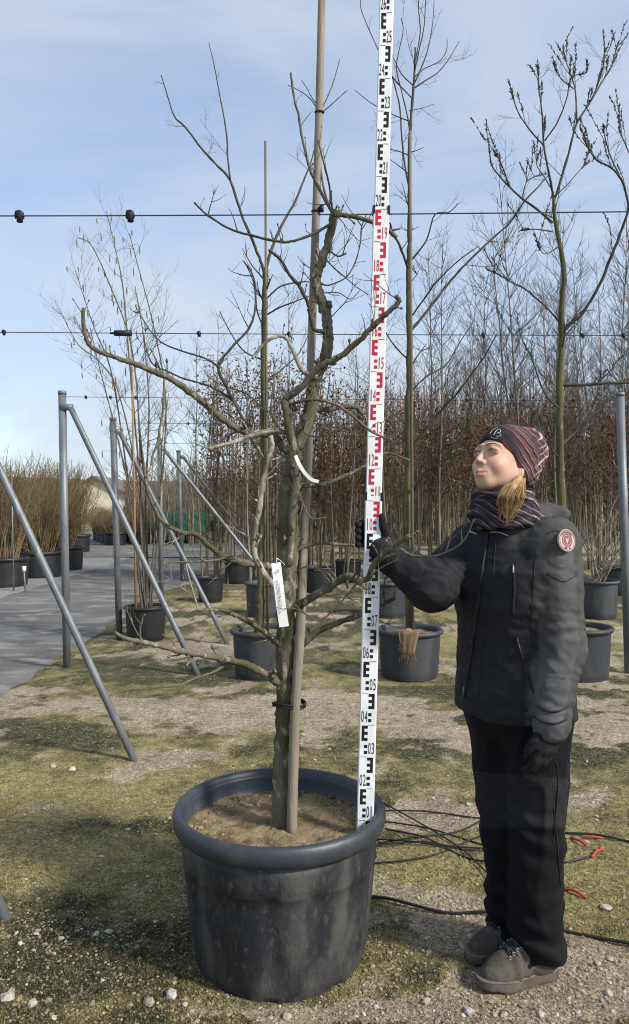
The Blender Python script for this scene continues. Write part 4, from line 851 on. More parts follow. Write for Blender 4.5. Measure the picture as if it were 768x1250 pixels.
# ------------------------------------------------------------------ big tubs with brown shrubs across the lane
rg = np.random.default_rng(55); shv = []
for s_ in range(3):
    b = MB()
    for _ in range(75):
        a = rg.random()*6.283; rr_ = .33*math.sqrt(rg.random()); d = unit(np.array([math.cos(a)*rr_*.9+rg.normal(0, .08), math.sin(a)*rr_*.9+rg.normal(0, .08), 1])); l = 1.15+.75*rg.random(); p0 = np.array([math.cos(a)*rr_*.7, math.sin(a)*rr_*.7, .42])
        p = [p0]
        for _ in range(4): d = unit(d+rg.normal(0, .06, 3)); p.append(p[-1]+d*l/4)
        p = np.array(p); b.tube(p, np.linspace(.009, .003, 5), 4, False)
        for _ in range(5): i = int(rg.integers(1, 4)); twig(b, p[i], (p[i+1]-p[i])/l*4+rg.normal(0, .45, 3), .45, .004, rg, 1, .4)
    shv.append(b.mesh('shrub_stems')); shv[-1].materials.append(M['shrub'])
tubs = [(-5.42, 13.4), (-5.35, 15.0), (-5.42, 16.6), (-6.7, 14.6), (-6.6, 16.2), (-6.5, 18.0), (-7.6, 17.0), (-7.8, 19.2), (-6.6, 20.0), (-8.3, 21.5), (-6.9, 22.2), (-8.0, 24.0)]
for k_, (x_, y_) in enumerate(tubs):
    front = k_ < 3
    wh_ = ('right behind the white-capped marker peg', 'second along the verge from the marker peg', 'third along the verge from the marker peg')[k_] if front else ''
    lb = ('wide black shrub tub on the gravel verge, '+wh_ if front else 'black tub of brown shrubs standing behind the verge row')
    o = plant_pot(x_, y_, .50, .46, .40, lb, .05, wall=M['pot_black'], group='tubs on the gravel verge' if front else 'tubs behind the verge row')
    s_ = thing('twiggy_shrub', (x_, y_, 0), 'brown twiggy shrub filling the black tub '+wh_ if front else 'brown twiggy shrub in the tubs behind the verge row', 'shrub', 'verge shrubs' if front else 'shrubs behind the verge')
    s_.rotation_euler = (0, 0, rg.random()*6.28); s_.scale = (1.15, 1.15, .92+.18*rg.random())
    c_ = bpy.data.objects.new('stems', shv[k_ % 3]); COL.objects.link(c_); c_.parent = s_
# low far row of dark tubs beyond
for k_ in range(7):
    x_, y_ = -6.6-.55*k_*.4+.9*(k_ % 2), 25.5+1.1*k_*.5
    plant_pot(x_, y_, .42, .4, .34, 'small dark tub in the far row before the pale barn', .05, wall=M['pot_black'], group='far dark tubs', soil=False)
    s_ = thing('twiggy_shrub', (x_, y_, -.12), 'low brown shrub in the far row before the pale barn', 'shrub', 'far low shrubs'); s_.scale = (1, 1, .62); s_.rotation_euler = (0, 0, k_*1.1)
    c_ = bpy.data.objects.new('stems', shv[k_ % 3]); COL.objects.link(c_); c_.parent = s_
# thin cane and white-headed peg at the verge
MBc = thing('cane', P(17, 722, 12.6), 'thin grey cane standing before the verge tubs', 'cane'); MB().tube([P(17, 724, 12.6), P(14, 575, 12.6)], .012, 6).build('pole', M['steel'], MBc)
pg = thing('marker_peg', P(31, 718, 12.6), 'short white-capped marker peg before a black tub', 'peg'); q_ = P(31, 718, 12.6); MB().tube([q_+[0, 0, -.05], q_+[-.02, 0, .28]], .012, 8).build('shaft', M['grey_trunk'], pg); MB().tube([q_+[-.02, 0, .275], q_+[-.02, 0, .36]], [.03, .033], 10).build('cap', M['tape'], pg)
# ------------------------------------------------------------------ the woman: one body, clothes over it, shaped as smooth solids
def smin(a, b, k):
    h = np.clip(.5+.5*(b-a)/k, 0, 1); return b*(1-h)+a*h-k*h*(1-h)
def smax(a, b, k): return -smin(-a, -b, k)
def cone(p, a, b, ra, rb):
    a = np.asarray(a, float); b = np.asarray(b, float); ab = b-a; t = np.clip(((p-a)@ab)/(ab@ab), 0, 1)
    return np.linalg.norm(p-a-t[:, None]*ab, axis=1)-(ra+(rb-ra)*t)
def ell(p, c, r):
    q = (p-np.asarray(c))/np.asarray(r); k0 = np.linalg.norm(q, axis=1); k1 = np.linalg.norm(q/np.asarray(r), axis=1)+1e-9; return k0*(k0-1)/k1
def nets(f, xs, ys, zs):
    nx, ny, nz_ = len(xs), len(ys), len(zs); V = np.empty((nx, ny, nz_), np.float32); A, B = np.meshgrid(ys, zs, indexing='ij')
    st = max(1, int(250000/(ny*nz_)))
    for i in range(0, nx, st):
        xx = xs[i:i+st]; g = np.stack([np.repeat(xx, ny*nz_), np.tile(A.ravel(), len(xx)), np.tile(B.ravel(), len(xx))], 1); V[i:i+st] = f(g).reshape(len(xx), ny, nz_)
    s = V < 0; c = np.zeros((nx-1, ny-1, nz_-1), np.int8)
    for a in (0, 1):
        for b in (0, 1):
            for d in (0, 1): c += s[a:nx-1+a, b:ny-1+b, d:nz_-1+d]
    I, J, Kk = np.nonzero((c > 0) & (c < 8)); idx = np.full(c.shape, -1, np.int32); idx[I, J, Kk] = np.arange(len(I))
    acc = np.zeros((len(I), 3)); cnt_ = np.zeros(len(I)); cs = [(a, b, d) for a in (0, 1) for b in (0, 1) for d in (0, 1)]
    for u in cs:
        for ax in range(3):
            if u[ax]: continue
            w_ = list(u); w_[ax] = 1; va = V[I+u[0], J+u[1], Kk+u[2]]; vb = V[I+w_[0], J+w_[1], Kk+w_[2]]; m = (va < 0) != (vb < 0); t = np.where(m, va/(va-vb+1e-12), 0)
            pa = np.stack([xs[I+u[0]], ys[J+u[1]], zs[Kk+u[2]]], 1); pb = np.stack([xs[I+w_[0]], ys[J+w_[1]], zs[Kk+w_[2]]], 1)
            acc += np.where(m[:, None], pa+(pb-pa)*t[:, None], 0); cnt_ += m
    v = acc/np.maximum(cnt_, 1)[:, None]; Q = []
    for ax in range(3):
        sl0 = [slice(1, n-1) for n in (nx, ny, nz_)]; sl1 = list(sl0); sl0[ax] = slice(0, (nx, ny, nz_)[ax]-1); sl1[ax] = slice(1, (nx, ny, nz_)[ax])
        a_, b_ = s[tuple(sl0)], s[tuple(sl1)]; e = np.nonzero(a_ != b_); off = [1, 1, 1]; off[ax] = 0; e0 = [e[k]+off[k] for k in range(3)]; o1, o2 = [(1, 2), (2, 0), (0, 1)][ax]
        def cell(d1, d2):
            q = [x.copy() for x in e0]; q[o1] -= d1; q[o2] -= d2; return idx[q[0], q[1], q[2]]
        quad = np.stack([cell(1, 1), cell(0, 1), cell(0, 0), cell(1, 0)], 1); fl = b_[e]; quad[fl] = quad[fl][:, ::-1]; Q.append(quad)
    Q = np.vstack(Q); Q = Q[(Q >= 0).all(1)]
    return v, Q
def grid(lo, hi, h): return [np.arange(lo[k], hi[k]+h, h) for k in range(3)]
def solid(f, lo, hi, h):
    v, q = nets(f, *grid(lo, hi, h)); m = MB().add(v, q); return m
def trace(f, o, d, n=60, s0=0.0):
    o = np.asarray(o, float).reshape(-1, 3); d = np.asarray(d, float).reshape(-1, 3); d = d/np.linalg.norm(d, axis=1)[:, None]; t = np.full(len(o), s0)
    for _ in range(n): t += f(o+d*t[:, None])*.8
    return o+d*t[:, None]
def on(f, pix, D0=2.0):
    """where the sight line through a photo pixel meets a garment, so that seams sit on the cloth itself"""
    pix = np.asarray(pix, float).reshape(-1, 2); o = np.array([P(x, y, D0) for x, y in pix]); d = o-np.array([0, 0, CAMH]); return trace(f, o, d)
def normal(f, p, e=.002):
    p = np.asarray(p).reshape(-1, 3); g = np.stack([f(p+np.eye(3)[k]*e)-f(p-np.eye(3)[k]*e) for k in range(3)], 1); return g/np.linalg.norm(g, axis=1)[:, None]
def near_noise(d, p, fn, lim=.05):
    m = np.abs(d) < lim; d = d.copy(); d[m] += fn(p[m]); return d

CB = np.array([.631, 2.43]); FA = math.radians(40); F2 = np.array([-math.cos(FA), -math.sin(FA)]); R2 = np.array([-math.sin(FA), math.cos(FA)])
F3 = np.array([*F2, 0]); R3 = np.array([*R2, 0]); C3 = np.array([*CB, 0])
person = thing('person', (CB[0], CB[1], 0), 'person in black work jacket, trousers and striped beanie gripping the measuring staff', 'person')
HC = P(614, 564.5, 2.42)
def rx(a): c, s = math.cos(a), math.sin(a); return np.array([[1, 0, 0], [0, c, -s], [0, s, c]])
def ry(a): c, s = math.cos(a), math.sin(a); return np.array([[c, 0, s], [0, 1, 0], [-s, 0, c]])
def rz(a): c, s = math.cos(a), math.sin(a); return np.array([[c, -s, 0], [s, c, 0], [0, 0, 1]])
HR = rz(math.radians(-56))@rx(math.radians(-15))@ry(math.radians(-3))
def hl(p): return (p-HC)@HR           # world -> head
def hw(q): return HC+np.asarray(q)@HR.T
SHN, ELN, WRN = np.array([.716, 2.318, 1.338]), P(683, 785, 2.28), P(673, 880, 2.22)
SHF, ELF, WRF = np.array([.533, 2.545, 1.325]), P(528, 716, 2.38), P(472, 676, 2.43)
def f_head(q):
    d = ell(q, (0, .016, .034), (.074, .094, .090)); d = smin(d, ell(q, (0, -.028, -.026), (.058, .064, .071)), .03)
    d = smin(d, cone(q, (-.006, -.071, -.083), (.006, -.071, -.083), .0155, .0155), .028)
    d = smin(d, cone(q, (-.047, .0, -.046), (-.010, -.060, -.083), .016, .011), .03); d = smin(d, cone(q, (.047, .0, -.046), (.010, -.060, -.083), .016, .011), .03)
    for s in (-1, 1):
        d = smin(d, ell(q, (s*.034, -.062, -.032), (.022, .019, .020)), .026)
        d = smax(d, -ell(q, (s*.032, -.103, .010), (.019, .020, .011)), .014)
        d = smin(d, ell(q, (s*.032, -.0765, .010), (.0165, .0125, .0105)), .004)
        d = smin(d, cone(q, (s*.018, -.0885, .0150), (s*.032, -.0905, .0172), .0032, .0040), .003); d = smin(d, cone(q, (s*.032, -.0905, .0172), (s*.046, -.0800, .0130), .0040, .0032), .003); d = smin(d, cone(q, (s*.019, -.0880, .0030), (s*.044, -.0800, .0035), .0032, .0032), .004)
        d = smin(d, cone(q, (s*.012, -.089, .030), (s*.046, -.073, .029), .005, .004), .018)
    d = smin(d, cone(q, (0, -.086, .014), (0, -.1085, -.024), .0062, .0086), .012)
    for s in (-1, 1): d = smin(d, ell(q, (s*.0105, -.098, -.029), (.0066, .0085, .0062)), .006)
    d = smin(d, ell(q, (0, -.083, -.060), (.027, .015, .021)), .016)
    d = smin(d, cone(q, (-.021, -.089, -.059), (0, -.1005, -.0565), .003, .0052), .005); d = smin(d, cone(q, (.021, -.089, -.059), (0, -.1005, -.0565), .003, .0052), .005)
    d = smin(d, cone(q, (-.015, -.091, -.0685), (.015, -.091, -.0685), .0055, .0055), .006); d = smin(d, ell(q, (0, -.098, -.069), (.012, .006, .006)), .006)
    g = np.minimum(cone(q, (0, -.107, -.0628), (-.025, -.090, -.0595), .0016, .0014), cone(q, (0, -.107, -.0628), (.025, -.090, -.0595), .0016, .0014)); d = smax(d, -g, .003)
    for s in (-1, 1):
        d = smax(d, -ell(q, (s*.0052, -.106, -.0350), (.003, .004, .002)), .002)
        d = smin(d, ell(q, (s*.068, .014, -.026), (.008, .014, .024)), .006)
    return d
def f_body(p):
    q = hl(p); r_ = (p[:, :2]-CB)@R2; d = np.full(len(p), 9.0); m = p[:, 2] > 1.42
    d[m] = f_head(q[m])
    d = smin(d, cone(p, hw((0, .02, -.06)), C3+F3*.0+[0, 0, 1.38], .052, .058), .03)
    d = smin(d, cone(p, C3+R3*.11+[0, 0, 1.33], C3-R3*.11+[0, 0, 1.33], .06, .06), .05)
    d = smin(d, cone(p, C3+[0, 0, 1.30], C3+[0, 0, .9], .10, .10), .06)
    for S_, E_, W_, Hd in ((SHN, ELN, WRN, P(668, 905, 2.215)), (SHF, ELF, WRF, P(462, 660, 2.455))):
        d = smin(d, cone(p, S_, E_, .045, .036), .03); d = smin(d, cone(p, E_, W_, .036, .025), .02); d = smin(d, cone(p, W_, Hd, .020, .012), .015)
    for a, b, c in LEGS: d = smin(d, cone(p, a, b, .072, .05), .04); d = smin(d, cone(p, b, c, .048, .033), .02)
    return d
LEGS = [(np.array([.685, 2.365, .80]), P(655, 1000, 2.37), np.array([.69, 2.395, .10])), (np.array([.590, 2.475, .80]), P(617, 985, 2.48), np.array([.652, 2.52, .10]))]
fine = .0028
zs = np.concatenate([np.arange(.05, 1.46, .013), np.arange(1.46, 1.74, fine)]); xs = np.concatenate([np.arange(.12, .47, .012), np.arange(.47, .72, fine), np.arange(.72, .86, .012)]); ys = np.concatenate([np.arange(2.12, 2.29, .012), np.arange(2.29, 2.54, fine), np.arange(2.54, 2.68, .012)])
v, q = nets(f_body, xs, ys, zs); m = MB().add(v, q); L_ = hl(v)
col = np.tile(np.array([.56, .36, .265]), (len(v), 1))
def paint(c, cen, rad, amt):
    global col
    w_ = np.clip(amt*np.exp(-(((L_-np.array(cen))/np.array(rad))**2).sum(1)), 0, 1)[:, None]; col = col*(1-w_)+np.array(c)*w_
for s in (-1, 1):
    paint((.62, .30, .23), (s*.042, -.08, -.034), (.022, .03, .02), .55); paint((.42, .25, .19), (s*.032, -.085, .014), (.02, .02, .011), .5)
paint((.62, .30, .24), (0, -.112, -.028), (.012, .015, .012), .55); paint((.55, .20, .18), (0, -.098, -.0575), (.019, .02, .0045), .9); paint((.55, .21, .19), (0, -.098, -.069), (.016, .02, .0055), .85)
paint((.25, .09, .08), (0, -.1, -.0628), (.024, .02, .0016), .9)
col = col*(1+.12*(fbm3(L_*75, 71, 3)-.5)[:, None]*np.array([.5, 1.1, 1.2]))
m.attr = {'col': col}
M['skin'] = mat('skin', (0, 0, 0), (.96, .92, .91), 120, rough=.55, attr='col', spec=.3, bump=.15, bscale=420, sub=.06)
body = m.build('body', M['skin'], person)
# eyes, lids' lashes and brows
M['eye'] = mat('eye', (0, 0, 0), rough=.2, attr='col', spec=.5); M['brow'] = mat('brow_hair', (.16, .095, .05), (.11, .065, .035), 80, .8)
gz = np.array([-.30, -.92, .22]); gz /= np.linalg.norm(gz)
for s in (-1, 1):
    c0 = np.array([s*.032, -.0800, .0085]); sv = []; k = 16; a_ = np.linspace(0, math.pi, 13); mb = MB(); prof = np.stack([np.sin(a_)*.0105, -np.cos(a_)*.0105], 1); mb.lathe(prof, k); vv = mb.v[0]
    lid = np.abs(vv[:, 2]) ; cs_ = vv@gz/.0105; cl = np.where(cs_[:, None] > .93, np.array([.01, .01, .01]), np.where(cs_[:, None] > .80, np.array([.05, .065, .07]), np.array([.36, .33, .31]))); mb.v[0] = hw(vv+c0); mb.attr = {'col': cl}; mb.build('eye', M['eye'], person)
    up = [(s*.0165, -.0905, .0085), (s*.023, -.0925, .0122), (s*.033, -.0925, .0130), (s*.042, -.0870, .0108), (s*.0485, -.080, .0075)]
    MB().tube(hw(catmull(up, 6)), np.concatenate([np.linspace(.0006, .0013, 12), np.linspace(.0013, .0007, 13)]), 6).build('eyelid', M['brow'], person)
    br_ = [(s*.013, -.0970, .0245), (s*.026, -.0945, .0300), (s*.040, -.087, .0305), (s*.053, -.075, .0245)]
    MB().tube(hw(catmull(br_, 6)), np.concatenate([np.linspace(.0016, .0020, 9), np.linspace(.0020, .0006, 10)]), 6).build('eyebrow', M['brow'], person)

# jacket
ZT = np.array([.79, .83, .95, 1.05, 1.16, 1.26, 1.34, 1.40, 1.44, 1.48]); AT = np.array([.195, .197, .188, .180, .184, .186, .160, .105, .092, .090]); BT = np.array([.158, .158, .148, .138, .140, .136, .112, .098, .094, .092]); FT = np.array([.0, .0, .004, .010, .024, .022, .006, -.004, -.004, -.004])
def f_torso(p):
    d2 = p[:, :2]-CB; r_ = d2@R2; z_ = p[:, 2]; a = np.interp(z_, ZT, AT); b = np.interp(z_, ZT, BT); f0 = np.interp(z_, ZT, FT); ff = d2@F2-f0
    k = np.sqrt((r_/a)**2+(ff/b)**2); g = np.sqrt((r_/a**2)**2+(ff/b**2)**2)/(k+1e-6)+1e-6
    return (k-1)/g*.92
def f_armn(p): return smin(cone(p, SHN+[0.0, 0, .005], ELN, .081, .068), cone(p, ELN, WRN+(WRN-ELN)*.06, .068, .051), .03)
def f_armf(p): return smin(cone(p, SHF, ELF, .080, .069), cone(p, ELF, WRF+(WRF-ELF)*.05, .070, .050), .03)
ua, ub = unit(ELN-SHN), unit(WRN-ELN); fa_, fb_ = unit(ELF-SHF), unit(WRF-ELF)
def folds(p):
    n = .009*(fbm3(p*np.array([9, 9, 13])+3, 5, 4)-.5)
    ridge = 1-np.abs(2*fbm3(p@np.array([[10, 4, 0], [-4, 10, 0], [3, 6, 22.]]), 6, 2)-1)*2.2; n = n-.0035*np.clip(ridge, 0, 1); r2_ = 1-np.abs(2*fbm3(p@np.array([[24, 9, 6], [-9, 24, 12], [14, -8, 34.]]), 7, 2)-1)*2.6; n = n-.0028*np.clip(r2_, 0, 1)
    for E_, ax_, amp in ((ELN, ub, .0042), (ELF, fa_, .006)):
        w_ = np.exp(-(np.linalg.norm(p-E_, axis=1)/.12)**2); s = (p-E_)@ax_; n = n+amp*w_*np.sin(s*150+22*(vn3(p*13, 8)-.5))
    w_ = np.exp(-(np.linalg.norm(p-(WRN*.8+ELN*.2), axis=1)/.07)**2); n = n+.004*w_*np.sin(((p-WRN)@ub)*170+5*vn3(p*20, 9))
    return n
def f_jacket(p):
    t = f_torso(p); t = smax(t, .812-p[:, 2]+.004*np.sin(p[:, 0]*20), .012); t = smax(t, p[:, 2]-1.455, .02)
    t = smin(t, ell(p, C3-F3*.085-R3*.03+[0, 0, 1.430], (.100, .080, .034)), .03); t = smin(t, cone(p, C3-F3*.10-R3*.10+[0, 0, 1.425], C3-F3*.13+R3*.06+[0, 0, 1.425], .022, .022), .012)
    kk = .008+.024*sstep(1.16, 1.30, p[:, 2]); d = smin(t, f_armn(p), kk); d = smin(d, f_armf(p), .022)
    # slight groove between the hanging sleeve and the body
    d = near_noise(d, p, folds); 
    return d
v, q = nets(f_jacket, *grid((.17, 2.08, .78), (.90, 2.70, 1.50), .0062)); jm = MB().add(v, q)
near = f_armn(v); tor = f_torso(v); pxx = CX+v[:, 0]/v[:, 1]*FPX; pyy = HY-(v[:, 2]-CAMH)/v[:, 1]*FPX
ax_n = np.where((v[:, 2] > ELN[2])[:, None], SHN+(ELN-SHN)*np.clip(((v-SHN)@(ELN-SHN))/((ELN-SHN)@(ELN-SHN)), 0, 1)[:, None], ELN+(WRN-ELN)*np.clip(((v-ELN)@(WRN-ELN))/((WRN-ELN)@(WRN-ELN)), 0, 1)[:, None]); rel = (v-ax_n)
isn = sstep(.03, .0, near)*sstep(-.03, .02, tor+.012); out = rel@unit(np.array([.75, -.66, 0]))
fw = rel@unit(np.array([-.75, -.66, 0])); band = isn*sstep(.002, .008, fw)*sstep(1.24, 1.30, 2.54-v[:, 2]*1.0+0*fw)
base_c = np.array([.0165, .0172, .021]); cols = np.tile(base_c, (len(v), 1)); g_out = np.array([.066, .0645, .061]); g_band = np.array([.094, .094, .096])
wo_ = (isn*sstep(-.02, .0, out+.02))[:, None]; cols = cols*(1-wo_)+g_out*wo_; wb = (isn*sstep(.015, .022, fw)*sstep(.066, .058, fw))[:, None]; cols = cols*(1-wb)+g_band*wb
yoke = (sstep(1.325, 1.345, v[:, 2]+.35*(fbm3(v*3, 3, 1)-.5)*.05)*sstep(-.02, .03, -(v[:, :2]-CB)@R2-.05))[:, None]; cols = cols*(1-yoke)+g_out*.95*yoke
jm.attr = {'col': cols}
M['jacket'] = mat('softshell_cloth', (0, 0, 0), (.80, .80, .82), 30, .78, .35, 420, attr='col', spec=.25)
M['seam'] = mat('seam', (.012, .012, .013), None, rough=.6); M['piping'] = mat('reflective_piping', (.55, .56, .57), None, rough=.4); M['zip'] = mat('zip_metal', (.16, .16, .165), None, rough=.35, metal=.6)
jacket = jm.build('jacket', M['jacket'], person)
def seam(px, r, mname, name, lift=.001, k=6, f=f_jacket):
    c = on(f, catmull(np.asarray(px, float), 7)[:, :2] if len(px) > 2 else np.linspace(px[0], px[1], 9)); nn_ = normal(f, c, .006); return MB().tube(c+nn_*lift, r, k).build(name, M[mname], jacket)
seam([(601, 634), (597, 650), (590, 690), (584, 740), (577, 790), (570, 835), (567, 852)], .0045, 'seam', 'zip_flap', .002)
seam([(607, 640), (603, 690), (597, 740), (590, 790), (583, 850)], .0012, 'seam', 'seam_line', .0005)
seam([(573, 649), (582, 652)], .0016, 'piping', 'piping', .0012); seam([(597, 650), (609, 650), (620, 654)], .0016, 'piping', 'piping', .0012)
seam([(627, 692), (628, 720), (626, 752)], .0042, 'seam', 'chest_pocket', .0012); seam([(627, 690), (627, 700)], .0028, 'zip', 'zip_puller', .004)
seam([(631, 778), (637, 800), (645, 825), (652, 846)], .0034, 'seam', 'side_pocket', .0012); seam([(632, 780), (635, 792)], .0016, 'zip', 'zip_puller', .004)
seam([(568, 838), (567, 850)], .0028, 'zip', 'zip_puller', .005)
seam([(655, 862), (668, 868), (682, 868), (694, 862)], .0028, 'seam', 'cuff_strap', .001); seam([(652, 875), (664, 882), (680, 883), (692, 878)], .0028, 'seam', 'cuff_edge', .001)
seam([(563, 850), (580, 856), (610, 862), (645, 868)], .0016, 'seam', 'hem_stitch', .0005)
seam([(655, 672), (652, 700), (650, 740), (650, 790)], .0018, 'seam', 'armhole_seam_shade', .0004); seam([(667, 652), (680, 648), (696, 655)], .0013, 'seam', 'yoke_seam', .0004); seam([(668, 700), (688, 710), (704, 702)], .0012, 'seam', 'sleeve_seam', .0004)  # dark armhole line also stands in for shading between sleeve and body
# round sleeve badge
bc_ = on(f_jacket, [(690, 660)])[0]; bn = normal(f_jacket, bc_, .02)[0]; bn = unit(bn*.5+np.array([.34, -.72, .10])*.5); bu = unit(np.cross(np.array([0, 0, 1.]), bn)); bv = np.cross(bn, bu)
M['badge_pale'] = mat('badge_pale', (.55, .42, .40), (.48, .36, .34), 60, .6); M['badge_red'] = mat('badge_red', (.16, .055, .055), (.22, .09, .085), 60, .6); M['badge_dark'] = mat('badge_dark', (.035, .022, .024), None, rough=.6)
badge = None
def disc(r0, r1, lift, mn, name, k=40, sq=1.18):
    a = np.arange(k)*6.2832/k; o_ = bc_+bn*lift; ro = o_+(np.cos(a)[:, None]*bu*r1+np.sin(a)[:, None]*bv*r1*sq); ri = o_+(np.cos(a)[:, None]*bu*r0+np.sin(a)[:, None]*bv*r0*sq); back = ro-bn*.008; j = np.arange(k); j2 = (j+1) % k
    return MB().add(np.vstack([ri, ro, back]), np.vstack([np.stack([j, k+j, k+j2, j2], 1), np.stack([k+j, 2*k+j, 2*k+j2, k+j2], 1)])).build(name, M[mn], badge or jacket, False)
badge = disc(.0, .0275, .009, 'badge_pale', 'badge'); badge['label'] = 'round pale pink badge with dark red rings on the sleeve'
disc(.0235, .0255, .0094, 'badge_red', 'ring'); disc(.0135, .0175, .0094, 'badge_red', 'ring'); disc(.0, .0120, .0094, 'badge_red', 'centre'); 
em = MB(); 
for pts in (((-.006, .009), (0, .003), (.006, .009), (.004, -.002), (0, -.011), (-.004, -.002)),):
    vv = [bc_+bn*.0099+bu*x+bv*y for x, y in pts]; em.add(vv, None, [[0, 5, 1], [1, 5, 3], [1, 3, 2], [5, 4, 3]])
em.build('emblem', M['badge_pale'], badge, False)
lt = MB()
for k_ in range(16):
    a = .55+k_*.16+(.0 if k_ < 13 else 1.6); o_ = bc_+bn*.0096+math.cos(a)*bu*.0205+math.sin(a)*bv*.0205*1.18; rd = unit(math.cos(a)*bu+math.sin(a)*bv); tg_ = np.cross(bn, rd); w_ = .0009+.0006*(k_ % 3); lt.add([o_-tg_*w_-rd*.0018, o_+tg_*w_-rd*.0018, o_+tg_*w_+rd*.0018, o_-tg_*w_+rd*.0018], [[0, 1, 2, 3]])
for a in (4.4, 5.0): o_ = bc_+bn*.0096+math.cos(a)*bu*.0205+math.sin(a)*bv*.0205*1.18; lt.add([o_-bu*.0025-bv*.0022, o_+bu*.0025-bv*.0022, o_+bu*.0025+bv*.0022, o_-bu*.0025+bv*.0022], [[0, 1, 2, 3]])
lt.build('lettering', M['badge_dark'], badge, False)

# trousers
def f_trousers(p):
    (a, b, c), (a2, b2, c2) = LEGS
    dn = smin(cone(p, a, b, .102, .084), cone(p, b, c+[0, 0, -.02], .083, .078), .02); df = smin(cone(p, a2, b2, .100, .080), cone(p, b2, c2+[0, 0, -.02], .079, .076), .02)
    d = smin(dn, df, .012); d = smin(d, ell(p, C3+[0, 0, .84], (.145, .145, .12)), .05)
    d = smax(d, .062-p[:, 2]+.008*np.sin(p[:, 0]*30), .008)
    def fl(p):
        n = .012*(fbm3(p*np.array([10, 10, 12]), 15, 3)-.5); low = sstep(.40, .12, p[:, 2]); kn = np.exp(-((p[:, 2]-.46)/.09)**2)
        n = n+(.007*low+.005*kn)*np.sin(p[:, 2]*78+p[:, 0]*22+8*vn3(p*9, 16)); n = n-.007*np.clip(1-np.abs(2*fbm3(p*np.array([14, 14, 7])+5, 17, 2)-1)*2.4, 0, 1); return n
    return near_noise(d, p, fl)
v, q = nets(f_trousers, *grid((.44, 2.20, .05), (.86, 2.66, .92), .0062)); tm_ = MB().add(v, q)
tcol = np.tile(np.array([.0055, .0058, .0075]), (len(v), 1)); pyy = HY-(v[:, 2]-CAMH)/v[:, 1]*FPX; pt = unit(np.array([-.62, -.78, 0])); nrm = normal(f_trousers, v, .012); front = sstep(-.15, .1, nrm@pt)
kp = (sstep(943, 946, pyy-.06*(CX+v[:, 0]/v[:, 1]*FPX-600))*sstep(1013, 1009, pyy)*front)[:, None]; tcol = tcol*(1-kp)+np.array([.019, .0195, .0215])*kp; tm_.attr = {'col': tcol}
M['trouser'] = mat('trouser_cloth', (0, 0, 0), (.75, .75, .78), 40, .85, .3, 380, attr='col', spec=.2)
trousers = tm_.build('trousers', M['trouser'], person)
def seam_t(px, r, name): 
    c = on(f_trousers, catmull(np.asarray(px, float), 6)); nn_ = normal(f_trousers, c, .006); MB().tube(c+nn_*.0006, r, 5).build(name, M['seam'], trousers)
seam_t([(679, 930), (681, 960), (678, 1000), (681, 1040), (684, 1080)], .0024, 'leg_seam'); seam_t([(623, 950), (645, 957), (665, 960), (680, 957)], .0013, 'knee_patch_edge'); seam_t([(581, 943), (600, 945), (617, 946)], .0013, 'knee_patch_edge'); seam_t([(676, 985), (677, 1010), (675, 1030)], .0022, 'zip_vent')

